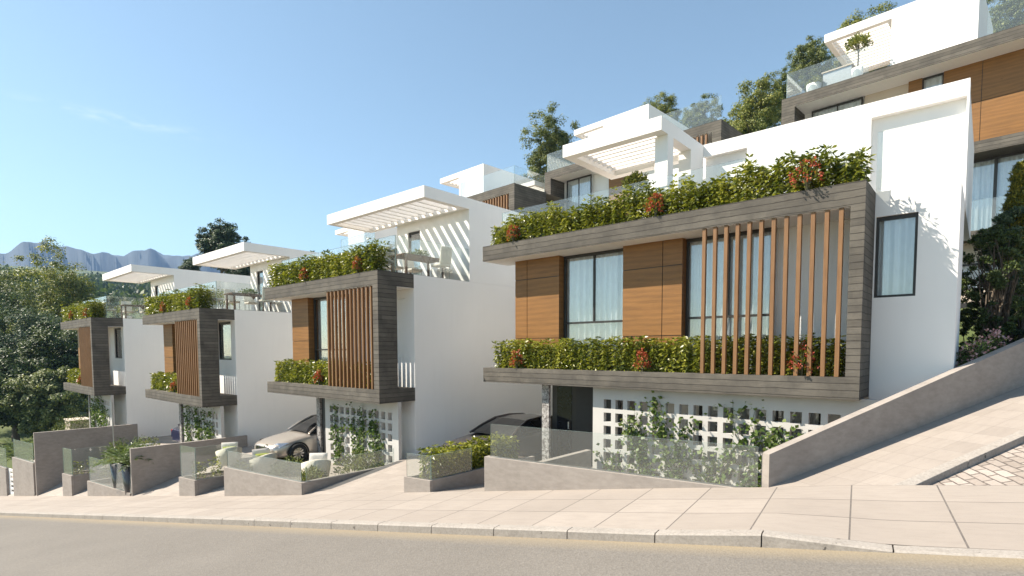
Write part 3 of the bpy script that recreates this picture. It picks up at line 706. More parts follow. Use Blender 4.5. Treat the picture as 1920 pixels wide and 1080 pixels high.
dr = MB(); dr.box(-7.9, -7.02, 1.62, 1.68, ZG, -3.81); dr = dr.build('door', M['frame'], h1)
MB().box(-7.72, -7.2, 1.605, 1.615, ZG + .1, -3.95).build('pane', M['carglass'], dr)
MB().box(-7.3, -7.26, 1.55, 1.60, ZG + .95, ZG + 1.15).build('handle', M['chrome'], dr)
window(h1, -3.7, -1.0, ZG + .15, -4.0, 2.1, (-2.8, -1.9), seed=5)
MB().box(-8.44, -7.0, 2.4, 2.5, ZG, -3.801).build('carport_back', M['beige'], h1)
# roof terrace
MB().box(-9.1, -.02, .66, 2.98, .001, .006).build('terrace_floor', M['tan'], h1); MB().box(-9.1, -6.72, 2.99, 9, .001, .006).build('terrace_floor', M['tan'], h1)
pergola(h1, -6.79, -4.06, .56, 2.99, 2.06, 2.37, .26, 'x', 8, .06, .19)
u = MB(); yw = 2.99
u.box(-4.06, 1.23, yw + .16, yw + .4, 0, 2.39)                                    # back layer of the long parapet wall
u.box(-4.06, 1.23, yw, yw + .155, 2.07, 2.39); u.box(-2.97, -.39, yw, yw + .155, 0, 2.07)
u.box(1.19, 1.23, yw, yw + .155, 0, 2.07)
u.box(-4.38, -4.06, .9, 1.2, 0, 2.06)                                           # pergola post
u.box(-4.38, -4.06, 2.2, 2.98, 0, 2.06)
u.box(-6.7, -4.4, 4.2, 4.5, 0, 2.37); u.box(-4.4, 1.22, 3.4, 8, 0, 2.36)
u.build('terrace_wall', M['white'], h1)
glass_panel(h1, -9.1, -.1, .78, .792, 0, 1.08); glass_panel(h1, .0, 1.2, 1.06, 1.072, 0.0, 1.1)
glass_panel(h1, -9.1, -9.088, .80, 4.2, 0, 1.08)

# ------------------------------------------------------------------ lower row: narrow houses
def house_b(O, label, variant):
    h = thing('townhouse', label, 'house', O, group='white houses of the lower row')
    f = MB(); f.box(-6.95, 0, 0, 1.29, -.41, 0); f.box(-6.95, 0, 0, 1.29, -3.8, -3.4); f.box(-.25, 0, 0, .66, -3.4, -.41)
    f.build('concrete_frame', M['board'], h)
    MB().box(-6.93, -.0, .67, 1.285, -.418, -.411).build('soffit', M['white'], h)
    MB().box(-6.93, -.255, .03, .665, -.418, -.411).build('soffit', M['white'], h)
    wl = MB()
    wl.box(-6.12, 0, 1.56, 10, -3.8, -.003); wl.box(-6.12, -1.7, 1.29, 1.559, -3.8, -.003); wl.box(-.42, 0, 1.29, 1.559, -3.8, -.003); wl.box(-1.7, -.42, 1.29, 1.559, -3.8, -2.0 if variant else -.7); wl.box(-1.7, -.42, 1.29, 1.559, -.45 if variant else -.69, -.003); wl.box(-6.1, -2.8, 1.0, 1.289, -3.4, -.42)
    wl.box(-4.6, 0, 1.29, 10, ZG - .5, -3.801)
    wl.box(-3.85, -3.22, 3.63, 3.9, 0, 2.37); wl.box(-2.52, 0, 3.63, 9, 0, 2.72); wl.box(-3.22, -2.52, 3.63, 3.9, 2.05, 2.37)
    wl.box(-3.85, -2.521, 3.91, 9, 0, 2.36)
    wl.build('wall', M['white'], h)
    MB().box(-6.9, -.02, .66, 3.62, .001, .006).build('terrace_floor', M['tan'], h); MB().box(-6.1, -3.86, 3.63, 8.9, .001, .006).build('terrace_floor', M['tan'], h)
    MB().box(-4.5, -3.0, 1.26, 1.288, ZG, -3.81).build('screen_shade_sheet', M['dark'], h)  # added dark sheet, stands in for the dark interior behind the screen holes
    wood_panel(h, -6.12, -4.97, .59, .99, -3.4, -.42, (), (-1.93,))
    window(h, -4.96, -2.8, -3.38, -.42, .80, (-3.9,), (-2.24,), seed=7)
    if variant: window(h, -1.699, -.421, -1.999, -.451, 1.33, fw_=.05, seed=11, gap=.11)
    slats(h, [-2.76 + .2125 * k for k in range(12)], .062, .025, .107, -3.4, -.414)
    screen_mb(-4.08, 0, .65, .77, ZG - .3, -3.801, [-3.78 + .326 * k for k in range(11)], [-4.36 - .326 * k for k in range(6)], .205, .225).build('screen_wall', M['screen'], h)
    MB().box(-4.65, -4.42, .65, .9, ZG - .3, -3.801).build('stone_pier', M['stone'], h)
    MB().box(-4.41, -4.09, .72, .8, ZG - .3, -3.801).build('entrance_panel', M['dark'], h)
    window(h, -3.215, -2.525, .02, 2.05, 3.68, fw_=.05, curtain=False)
    pergola(h, -5.53, 0, 1.73, 3.629, 2.37, 2.72, .2, 'y', 13, .07, .26)
    glass_panel(h, -6.9, -.02, .64, .652, 0, 1.07); glass_panel(h, -.03, -.018, .66, 3.6, 0, 1.07)
    glass_panel(h, -6.9, -6.888, .66, 9, 0, 1.07)
    return h
O2 = (-13.02, 9.19, 2.28); O3 = (-22.575, 7.87, 1.64); O4 = (-32.54, 6.55, 1.64)
h2 = house_b(O2, 'white house with the silver car under its overhang, next to the nearest house', 0)
h3 = house_b(O3, 'white house with the navy car under it, between the silver-car house and the leftmost house', 1)
h4 = house_b(O4, 'leftmost white house of the lower row, standing beside the dark trees', 1)
HN = {1: 'the nearest house', 2: 'the silver-car house', 3: 'the navy-car house', 4: 'the leftmost house'}

# ------------------------------------------------------------------ upper row
def upper_house(o, rz, label, frame_x, leg_at, slx, glass_x, pent, perg, extra=None):
    h = thing('hillside_house', label, 'house', o, rz, group='white houses of the upper row')
    x0, x1 = frame_x; f = MB()
    f.box(x0, x1, 0, 1.3, -.45, 0); f.box(x0, x1, 0, 1.3, -4.05, -3.64)
    for a, b in leg_at: f.box(a, b, 0, 1.3, -3.64, -.45)
    f.build('concrete_frame', M['board'], h)
    MB().box(x0 + .56, x1 - .01, .03, 1.3, -.457, -.451).build('soffit', M['white'], h)
    wl = MB(); xe = x1 - 3.2 if x1 == 0 else x1
    wl.box(x0 + .0, xe, 1.301, 9, -11, -.003)
    if x1 == 0:
        wl.box(xe, -.03, 1.301, 2.6, -11, -.003)
        MB().box(-.029, 0, 1.301, 2.62, -4.05, 0).build('side_cladding', M['board'], h)
    px0, px1, py0, py1, pz = pent; wl.box(px0, px1, py0, py1, .007, pz); wl.build('wall', M['white'], h); MB().box(x0 + .1, x1 - .1, .2, 8.9, .001, .006).build('terrace_floor', M['tan'], h)
    if slx: slats(h, slx, .085, .03, .15, -3.64, -.455)
    if perg: pergola(h, *perg)
    for g_ in glass_x: glass_panel(h, *g_)
    return h
def at(x, y, D):
    d = fwd + r2 * ((x - 960) / F) - u2 * ((y - CY) / F); d = d * (D / d.dot(fw)); return (d.x, d.y, d.z)
oU1, oU2, oU3 = at(1466, 187, 25), at(1352.6, 223, 26), at(964.3, 342.7, 30)
u1 = upper_house(oU1, R(-4.7), 'large upper house at the right edge with big oak panels', (0, 13), [(0, .55)], [],
                 [(.15, 3.3, .1, .112, 0, 1.1), (.15, .162, .12, 4, 0, 1.1), (6.9, 12, .3, .312, 0, 1.3)], (3.8, 6.55, 1.2, 6, 2.74), (1.3, 3.8, 1.2, 5.5, 2.4, 2.74, .2, 'x', 13, .07, .26))
wood_panel(u1, 4.5, 4.94, .95, 1.3, -3.64, -.458); window(u1, 4.94, 5.62, -3.6, -.458, 1.0, seed=20)
wood_panel(u1, 5.62, 13, .95, 1.3, -3.64, -.458, (6.76, 9.8), (-1.92,))
window(u1, .93, 2.9, -2.8, -.5, 1.0, (1.95,), seed=21)
wb = MB(); wb.box(2.95, 4.5, 1.1, 1.3, -3.64, -.458); wb.box(5, 13, 1.1, 1.299, -7.9, -7.1); wb.box(5, 13, .9, 1.299, -9.4, -8.9); wb.build('wall_panel', M['beige'], u1)
window(u1, 5.2, 7.26, -6.8, -4.06, 1.0, (), seed=22); window(u1, 7.26, 10, -6.8, -4.06, 1.0, (), seed=23)
window(u1, 5.2, 8, -8.9, -7.9, 1.0, (), seed=24)
f = MB(); f.box(4.9, 13, .2, 1.3, -7.1, -6.8); f.build('balcony_slab', M['board'], u1); glass_panel(u1, 4.95, 12.9, .22, .232, -6.8, -5.7)
MB().box(5, 13, .5, 1.299, -11, -9.41).build('plinth', M['dark'], u1)
u2_ = upper_house(oU2, R(-3.5), 'upper house behind the nearest one, its frame showing short timber slats at the right end', (-10.9, 0), [(-10.9, -10.42), (-.44, 0)],
                  [-2.1 + .217 * k for k in range(7)], [(-10.8, -8.4, .1, .112, 0, 1.1), (-10.8, -10.788, .12, 3, 0, 1.1), (-4.9, -.06, .1, .112, 0, 1.14)],
                  (-8.2, -5.15, 2.2, 7, 2.98), (-10.4, -8.2, 2.2, 7, 2.66, 2.98, .2, 'x', 13, .07, .24))
window(u2_, -10.0, -8.18, -3.6, -.46, 1.0, (-9.09,), seed=30)
wood_panel(u2_, -6.9, -5.2, .95, 1.3, -3.64, -.458); window(u2_, -2.4, -.5, -3.6, -.85, 1.0, (-1.4,), seed=31)
u3_ = upper_house(oU3, R(-3.5), 'upper house with a glass roof corner beyond the pergola of the silver-car house', (-10.9, 0), [(-.42, 0)],
                  [-2.6 + .215 * k for k in range(11)], [(-4.6, -.1, .1, .112, 0, .98), (-.11, -.098, .12, 2.6, 0, .98)],
                  (-7.0, -4.64, 2.0, 7, 2.6), (-9.0, -7.0, 2.0, 6, 2.28, 2.6, .2, 'x', 12, .07, .24))
pergola(u3_, -4.6, -1.6, 3.4, 6.5, .95, 1.22, .2, 'x', 10, .07, .2)
window(u3_, -2.6, -.5, -3.6, -.85, 1.0, (-1.5,), seed=33)
oU4 = (oU3[0] - 10.6, oU3[1] - 1.6, oU3[2] - 2.2)
u4_ = upper_house(oU4, R(-3.5), 'farthest upper house, only its white roof block showing over the silver-car house hedge', (-10.9, 0), [(-.42, 0)],
                  [-2.6 + .215 * k for k in range(11)], [(-4.6, -.1, .1, .112, 0, 1.0)], (-7.0, -4.64, 2.0, 7, 2.6), (-9.0, -7.0, 2.0, 6, 2.28, 2.6, .2, 'x', 12, .07, .24))

# ------------------------------------------------------------------ yards
def yard(xr, xl, yh, zh, yend, flat_x=None):
    V = []; UV = []; xs_ = np.linspace(xl, xr, 16); fr = np.linspace(0, 1, 9)
    for x in xs_:
        yb = (W0 - .0 - NS[0] * x) / NS[1]; sb = float(US @ np.array([x, yb])); z0 = zback(sb) - .003
        for q in fr:
            y = yb + (yh - yb) * q; e = q; V.append((x, y, z0 + (zh - z0) * e)); UV.append((x, y))
        V.append((x, yend, zh)); UV.append((x, yend))
    n = len(fr) + 1; Fc = [(i * n + j, (i + 1) * n + j, (i + 1) * n + j + 1, i * n + j + 1) for i in range(15) for j in range(n - 1)]
    return tag(npobj('driveway', V, Fc, M['slabs2'], uv=UV), kind='structure')
yard(-7.42, -13.0, 10.2, O1[2] + ZG, 22)
yard(-13.02, -22.2, 9.2, O2[2] + ZG, 20)
yard(-22.2, -31.15, 7.6, O3[2] + ZG, 19)
yard(-31.15, -39.4, 7.0, O4[2] + ZG, 18)
V = [(-7.42, 7.68, -3.19), (.5, 8.7, -3.19), (.5, 14, -3.19), (-7.42, 14, -3.19)]
tag(npobj('garden_bed', V, [(0, 1, 2, 3)], M['slabs2'], uv=[(v[0], v[1]) for v in V]), kind='structure')

def front_wall(name, label, s0, s1, ztop, th=.15, returns=(), group='grey concrete garden walls', zbot=None, cat='wall'):
    t = thing(name, label, cat, (0, 0, 0), 0, group); mb = MB()
    P = [SW(s0, W0), SW(s1, W0), SW(s1, W0 + th), SW(s0, W0 + th)]
    wall_prism(mb, P, [zback(s0) - .3, zback(s1) - .3, zback(s1) - .3 - .6, zback(s0) - .3 - .6], ztop)
    for (x0, x1, y0, y1, zb, zt) in returns: mb.box(x0, x1, y0, y1, zb, zt)
    mb.build('wall_body', M['grey'], t, bevel=.006); return t
GX = SW(-6.17, W0)
w1 = front_wall('garden_wall', 'grey garden wall with long glass in front of the nearest house screen', -6.17, -1.195, -2.09, returns=[(GX[0] + .003, GX[0] + .15, GX[1] + .16, 11.3, -3.4, -2.45)])
glass_free(w1, SW(-6.05, W0 + .05), SW(-1.21, W0 + .05), -2.088, -1.44)
w2 = front_wall('garden_wall', 'grey garden wall with glass corner in front of the house with the silver car', -15.41, -11.87, -3.355, returns=[(-13.17, -13.02, 6.83, 9.78, -4.3, -3.358)])
glass_free(w2, SW(-15.3, W0 + .05), SW(-11.95, W0 + .05), -3.353, -2.87); glass_free(w2, (-13.07, 6.95), (-13.07, 9.7), -3.353, -2.87)
a, b = SW(-24.85, W0), SW(-21.26, W0)
w3 = front_wall('garden_wall', 'low grey wall with glass behind black pots, ending at the tall grey partition', -24.85, -21.33, -4.96, returns=[(a[0] + .003, a[0] + .15, a[1] + .16, a[1] + 1.4, -6, -4.965)])
glass_free(w3, SW(-24.75, W0 + .05), SW(-21.35, W0 + .05), -4.958, -4.02)
w4 = front_wall('garden_wall', 'tall grey wall segment left of the leftmost partition wall', -33.01, -30.4, -4.888)
glass_free(w4, SW(-32.9, W0 + .05), SW(-30.5, W0 + .05), -4.886, -4.05)
w5 = front_wall('garden_wall', 'grey wall segment at the left edge of the row by the white louvred gate', -39, -33.95, -5.53)
glass_free(w5, SW(-38, W0 + .05), SW(-34.0, W0 + .05), -5.528, -4.6)
def tall_wall(label, s_, yend, ztop):
    t = thing('partition_wall', label, 'wall', (0, 0, 0), 0, 'tall grey partition walls'); x, y = SW(s_, W0)
    MB().box(x - .13, x, y, yend, zback(s_) - .8, ztop).build('wall_body', M['grey'], t, bevel=.006); return t
tall_wall('tall grey partition wall between the black pots and the wicker chairs', -21.14, 9.36, -3.37)
tall_wall('tall grey partition wall farthest left, in front of the leftmost house', -30.1, 7.9, -3.53)
# ramp wall
rw = thing('ramp_wall', 'sloping grey concrete wall climbing beside the side street at the right', 'wall')
mb = MB(); ts = np.linspace(0, 30, 16)
for a_, b_ in zip(ts[:-1], ts[1:]):
    def zt(t): return -1.53 + .288 * t if t < 6 else -1.53 + 1.728 + .235 * (t - 6)
    P = [RT(a_, -.145), RT(a_, 0), RT(b_, 0), RT(b_, -.145)]
    mb.hexa([(x, y, zramp(t) - 1.4) for (x, y), t in zip(P, (a_, a_, b_, b_))], [(x, y, zt(t)) for (x, y), t in zip(P, (a_, a_, b_, b_))])
mb.build('wall_body', M['grey'], rw)
# planters
def planter(label, s0, s1, ztop, yend, glass_h):
    t = thing('planter', label, 'planter', (0, 0, 0), 0, 'grey concrete planters by the pavement')
    xa, ya = SW(s0, W0); xb, yb = SW(s1, W0); th = .1; mb = MB()
    wall_prism(mb, [SW(s0, W0), SW(s1, W0), (xb, yb + th), (xa, ya + th)], [zback(s0) - .5] * 2 + [zback(s0) - .9] * 2, ztop)
    mb.box(xa, xa + th, ya + th + .002, yend, zback(s0) - 1.0, ztop - .001); mb.box(xb - th, xb, yb + th + .002, yend, zback(s0) - 1.0, ztop - .001)
    mb.build('planter_body', M['grey'], t, bevel=.005)
    MB().box(xa + th + .002, xb - th - .002, yb + th, yend, ztop - .3, ztop - .06).build('soil', M['soil'], t)
    glass_free(t, (xa + .04, ya + .05), (xb - .04, yb + .05), ztop, ztop + glass_h); glass_panel(t, xb - .06, xb - .048, yb + .08, min(yend, yb + 1.3), ztop, ztop + glass_h, 'glass_panel')
    return (xa, ya, xb, yb)
pa = planter('grey planter with leafy hedge and glass between the silver car house and the nearest house', -8.33, -7.58, -2.757, 11.0, .52)
pb = planter('small grey planter with sparse green shoots beside the wicker chairs', -17.97, -17.03, -3.955, 8.4, 1.0)
pc = planter('small grey planter with a glass side left of the black pots', -27.24, -26.32, -4.953, 6.4, 1.05)

# ------------------------------------------------------------------ hedges and shrubs
HD = 'evergreen hedges in the house planters'
hm = hedge_mesh('hedge_wide_roof', -8.85, -.05, .08, .60, .66, 3, .20, .118, .042, .092, 11)
hedge('long leafy hedge on the roof edge of the nearest house', O1, hm, HD)
hm = hedge_mesh('hedge_wide_low', -8.85, -.28, .16, .56, .72, 4, .05, .115, .042, .092, 12)
hedge('long leafy hedge in the balcony trough behind the slats of the nearest house', (O1[0], O1[1], O1[2] - 3.4), hm, HD)
hr = hedge_mesh('hedge_narrow_roof', -6.85, -.3, .06, .58, .74, 5, .14, .12, .045, .10, 11)
hl = hedge_mesh('hedge_narrow_low', -6.85, -.3, .17, .56, .73, 6, .05, .12, .045, .10, 11)
for k, O in ((2, O2), (3, O3), (4, O4)):
    hedge('leafy hedge on the roof edge of ' + HN[k], O, hr, HD)
    hedge('leafy hedge in the balcony trough of ' + HN[k], (O[0], O[1], O[2] - 3.4), hl, HD)
for i, (px, z, lab, r_, hh) in enumerate([(-8.05, 0, 'small red-flowered shrub at the left end of the roof hedge on the nearest house', .2, .5), (-3.93, 0, 'red-flowered shrub in the middle of the roof hedge on the nearest house', .2, .55), (-.93, 0, 'bright red-flowered shrub near the right end of the roof hedge on the nearest house', .3, .62),
        (-8.0, -3.4, 'small red-flowered shrub left of the oak panels in the balcony hedge of the nearest house', .2, .5), (-4.25, -3.4, 'red-flowered shrub below the middle oak panel in the balcony hedge of the nearest house', .2, .5), (-.95, -3.4, 'red-flowered shrub behind the right-hand slats of the nearest house', .26, .62)]):
    red_shrub(lab, (O1[0] + px, O1[1] + (.06 if z == 0 else .14), O1[2] + z), r_, hh, 40 + i)
for k, O in ((2, O2), (3, O3), (4, O4)):
    for i, (px, z, where) in enumerate([(-4.15, 0, 'left of the middle of the roof hedge'), (-1.05, 0, 'at the right end of the roof hedge'), (-3.55, -3.4, 'left of the slats in the balcony hedge')]):
        red_shrub('red-flowered shrub ' + where + ' on ' + HN[k], (O[0] + px, O[1] + (.06 if z == 0 else .16), O[2] + z), .17, .5, 60 + k * 5 + i)
pm = hedge_mesh('hedge_planter', 0, .5, 0, 2.9, .66, 9, .1, .12, .045, .10)
hedge('hedge in the grey street planter between the silver car and the brown car', (pa[0] + .12, pa[1] + .3, -2.83), pm, HD)
pm = hedge_mesh('hedge_small', .1, .55, 0, .9, .55, 10, .25, .1, .04, .22)
hedge('sparse green shoots in the small planter beside the wicker chairs', (pb[0] + .12, pb[1] + .3, -4.02), pm, HD)
hedge('sparse green shoots in the small planter left of the black pots', (pc[0] + .12, pc[1] + .3, -5.02), pm, HD)
VG = 'climbing vines on the pierced screens'
for i, (x, H, sp, n, lab) in enumerate([(-5.0, .95, .5, 130, 'small low vine at the left end of the nearest house screen'), (-4.15, 1.75, .9, 520, 'broad vine on the left half of the nearest house screen'), (-3.45, 2.1, .8, 620, 'tallest dense vine in the middle of the nearest house screen'),
        (-2.75, 1.3, .7, 330, 'short bushy vine right of the middle on the nearest house screen'), (-1.95, 2.15, .7, 430, 'tall vine on the right half of the nearest house screen'), (-1.25, 2.1, .5, 330, 'narrow vine beside the sloping wall on the nearest house screen')]):
    vine(lab, (O1[0] + x, O1[1] + .29, O1[2] + ZG), H, sp, 80 + i, n, VG)
for k, O in ((2, O2), (3, O3), (4, O4)):
    for i, (x, H, sp, n, lab) in enumerate([(-3.25, 2.2, .4, 330, 'left vine'), (-2.05, 2.15, .8, 430, 'middle vine'), (-1.0, 2.2, .6, 430, 'right vine')]):
        vine(lab + ' on the pierced screen of ' + HN[k], (O[0] + x, O[1] + .64, O[2] + ZG), H, sp, 90 + k * 4 + i, n, VG)
# garden bushes
BG = 'rounded bushes in the front gardens'
def bsh(lab, loc, r_, h_, seed, n=700): return shrub('garden_bush', lab, 'bush', loc, r_, h_, M['tree_d'], seed, n, .085, .045, group=BG)
bsh('low bush behind the garden glass left of the nearest house screen', (-6.5, 9.6, -3.19), .45, .62, 101)
bsh('small bush under the right end of the nearest house screen by the sloping wall', (-3.0, 10.2, -3.19), .4, .5, 103)
bsh('round bush behind the garden glass near the silver car wheel', (lambda p: (p[0], p[1], p[2] - .75))(onz(545, 858, -3.35)), .5, .75, 104, 1100)
bsh('round bush at the glass corner of the garden of the silver car house', (-14.2, 7.6, -3.95), .5, .62, 105, 900)
bsh('long bush at the foot of the pierced screen of the silver car house', (-14.1, 9.2, -3.85), .75, .85, 106, 1300)
bsh('bush beside the bonnet of the silver car', (lambda p: (p[0], p[1], p[2] - .8))(onz(500, 836, -3.22)), .5, .8, 107, 1100)
bsh('bush behind the wicker chair in front of the silver car', (-19.2, 8.9, -4.0), .5, .6, 108, 900)
bsh('yellow green bush above the tall grey partition with the black pots', (-25.2, 6.6, -4.8), .55, 1.15, 109, 900)
bsh('spreading bush left of the black pots under the navy car house', (-26.2, 5.9, -5.2), .6, 1.2, 110, 900)
bsh('dark green bush behind the glass at the left end of the row', (-33.2, 5.0, -5.6), .6, 1.3, 111, 900)
bsh('low hedge-like bush behind the leftmost partition wall', (-41.0, 7.3, -5.0), 1.2, 1.2, 112, 1200)
for lab, px, py, zt, r_, h_, sd in [('round bush behind the garden glass left of the silver car wheel', 528, 866, -3.38, .42, .65, 113), ('round bush in front of the half hidden wicker armchair', 586, 876, -3.36, .38, .6, 114),
        ('small bush behind the garden glass next to the small planter', 452, 866, -3.5, .35, .6, 115), ('yellow green bush above the partition wall with the black pots, nearest the navy car', 272, 818, -3.8, .6, .9, 116), ('bush between the black pots and the leftmost partition wall', 222, 826, -3.9, .55, 1.0, 117)]:
    p = onz(px, py, zt); bsh(lab, (p[0], p[1], zt - h_), r_, h_, sd, 1000)
palm('palm_plant', 'spiky palm at the left edge of the picture', (-37.2, 4.4, -5.6), 26, 1.5, 120, 'palm plants in the front gardens')
palm('palm_plant', 'arching palm behind the left end grey wall', (-35.6, 4.6, -5.4), 26, 1.3, 121, 'palm plants in the front gardens')

# tall black pots with palms
def pot(label, loc, h, r, palm_label, seed):
    t = thing('plant_pot', label, 'pot', loc, 0, 'black pots behind the glass')
    MB().lathe([(r * .62, 0), (r * .7, .03), (r, h), (r * .9, h), (r * .85, h - .06), (.0, h - .06)], n=24).build('pot_body', M['pot'], t)
    MB().lathe([(r * .86, h - .05), (0, h - .045)], n=24).build('soil', M['cushion'], t)
    palm('palm_plant', palm_label, (loc[0], loc[1], loc[2] + h - .05), 30, .85, seed, 'palm plants in the front gardens')
pot('tall black pot next to the tall partition wall', (-22.75, 5.6, -5.3), 1.28, .36, 'palm in the pot next to the tall partition wall', 130)
pot('tall black pot left of the one by the partition wall', (-23.75, 5.5, -5.35), 1.28, .36, 'palm in the middle black pot', 131)
pot('shorter black pot farthest from the tall partition wall', (-24.6, 5.9, -5.3), 1.18, .34, 'palm in the shorter black pot', 132)
# armchairs
def armchair(label, loc, rz, green=True):
    t = thing('armchair', label, 'chair', loc, rz, 'cream wicker armchairs')
    mb = MB(); n = 22; prof = []
    for k in range(n + 1):
        a = R(200) + (R(340) - R(200)) * 0 + R(-20) + R(220) * k / n; c_, s_ = math.cos(a - R(0)), math.sin(a)
        back = .5 + .5 * math.sin(R(180) * k / n); hgt = .5 + .28 * back ** 2
        prof.append((c_, s_, hgt))
    vs = []; fs = []
    for c_, s_, hgt in prof:
        for r_, z in ((.34, .12), (.40, hgt * .6), (.43, hgt), (.36, hgt), (.33, hgt * .6), (.30, .3)): vs.append((c_ * r_, s_ * r_, z))
    for i in range(n):
        for j in range(5): fs.append((i * 6 + j, i * 6 + j + 1, (i + 1) * 6 + j + 1, (i + 1) * 6 + j))
    mb.add(vs, fs, 0, True); mb.add([vs[i] for i in range(6)], [(0, 1, 2, 3, 4, 5)]); mb.add([vs[n * 6 + i] for i in range(6)], [(5, 4, 3, 2, 1, 0)])
    mb.lathe([(0, .12), (.34, .12), (.34, .30), (0, .30)], n=22)
    mb.build('wicker_shell', M['wicker'], t)
    for sx in (-.22, .22):
        for sy in (-.2, .2): MB().tube([(sx * 1.1, sy * 1.1, 0), (sx, sy, .14)], .02, 6).build('leg', M['steel'], t)
    cu = MB(); cu.lathe([(0, .30), (.27, .30), (.30, .34), (.30, .39), (.26, .42), (0, .43)], n=20); cu.build('seat_cushion', M['cushion'], t)
    def pillow(name, m, y, z, w_, tilt):
        b = MB(); vs = []; k = 8
        for sgn in (1, -1):
            for i in range(k + 1):
                for j in range(k + 1):
                    u_, v_ = i / k * 2 - 1, j / k * 2 - 1; th = .06 * ((1 - u_ ** 4) * (1 - v_ ** 4)) ** .5
                    vs.append((u_ * w_, sgn * th, v_ * w_ * .75))
        fs = [(q * 81 + i * 9 + j, q * 81 + (i + 1) * 9 + j, q * 81 + (i + 1) * 9 + j + 1, q * 81 + i * 9 + j + 1) for q in (0, 1) for i in range(8) for j in range(8)]
        b.add(vs, fs, 0, True); o = b.build(name, m, t); o.location = (0, y, z); o.rotation_euler = (R(-tilt), 0, 0)
    pillow('back_cushion', M['cushion'], .23, .66, .27, 14)
    if green: pillow('green_pillow', M['lime'], .06, .58, .21, 22)
    return t
armchair('wicker armchair with lime pillow beside the small planter', (-20.3, 7.9, -4.15), R(62))
armchair('wicker armchair with lime pillow behind the garden glass in front of the silver car', (-17.6, 7.9, -4.06), R(80))
armchair('wicker armchair half hidden by the round bush at the glass corner', (-15.0, 8.3, -3.95), R(45), False)
armchair('wicker armchair behind the palms of the black pots', (-25.0, 6.5, -4.9), R(70), False)
armchair('wicker armchair far left behind the spreading bush', (-26.4, 7.0, -4.75), R(80), False)
# coffee table
t = thing('coffee_table', 'low black oval table beside the wicker armchair', 'table', (-19.1, 8.1, -4.1))
MB().lathe([(0, .33), (.38, .33), (.4, .345), (.38, .36), (0, .36)], n=24).build('tabletop', M['pot'], t); MB().lathe([(.2, 0), (.05, .04), (.04, .33)], n=14).build('pedestal', M['pot'], t)
# white louvred gate at the far left
t = thing('gate', 'small white louvred gate at the left end of the garden walls', 'gate'); a, b = SW(-33.93, W0 + .1), SW(-33.03, W0 + .1); z0 = zback(-33.5)
mb = MB(); dx = np.array(b) - np.array(a)
def gp(u_, z): return (a[0] + dx[0] * u_, a[1] + dx[1] * u_, z)
def gbox(mb, u0, u1, za, zb_, th=.05):
    n_ = NS * th; P = [gp(u0, za), gp(u1, za)]
    mb.hexa([gp(u0, za), gp(u1, za), (gp(u1, za)[0] + n_[0], gp(u1, za)[1] + n_[1], za), (gp(u0, za)[0] + n_[0], gp(u0, za)[1] + n_[1], za)], [gp(u0, zb_), gp(u1, zb_), (gp(u1, zb_)[0] + n_[0], gp(u1, zb_)[1] + n_[1], zb_), (gp(u0, zb_)[0] + n_[0], gp(u0, zb_)[1] + n_[1], zb_)])
gbox(mb, 0, .25, z0 + .03, z0 + 1.25); gbox(mb, .9, 1, z0 + .03, z0 + 1.25); gbox(mb, .25, .9, z0 + .03, z0 + .16); gbox(mb, .25, .9, z0 + 1.14, z0 + 1.25); mb.build('gate_frame', M['whitepot'], t)
for k in range(4):
    mb = MB(); gbox(mb, .25, .9, z0 + .28 + k * .22, z0 + .38 + k * .22, .03); mb.build('louvre', M['whitepot'], t)
# slim post in front of the leftmost house
t = thing('slim_post', 'slim pale post standing in front of the leftmost house screen', 'post', (-27.2, 6.05, -5.2)); MB().tube([(0, 0, 0), (0, 0, 3.1)], .02, 10).build('shaft', M['steel'], t); MB().lathe([(.09, 0), (.09, .02), (.03, .03)], n=14).build('base_plate', M['steel'], t)
# beige block
t = thing('bin_store', 'small beige rendered block at the foot of the dark trees', 'outbuilding', (-42.0, 7.4, -6.2)); MB().box(-.9, .55, -.3, .7, 0, 1.98).build('wall_body', M['beige'], t); MB().box(-.95, .6, -.35, .75, 1.981, 2.05).build('cap', M['beige'], t)

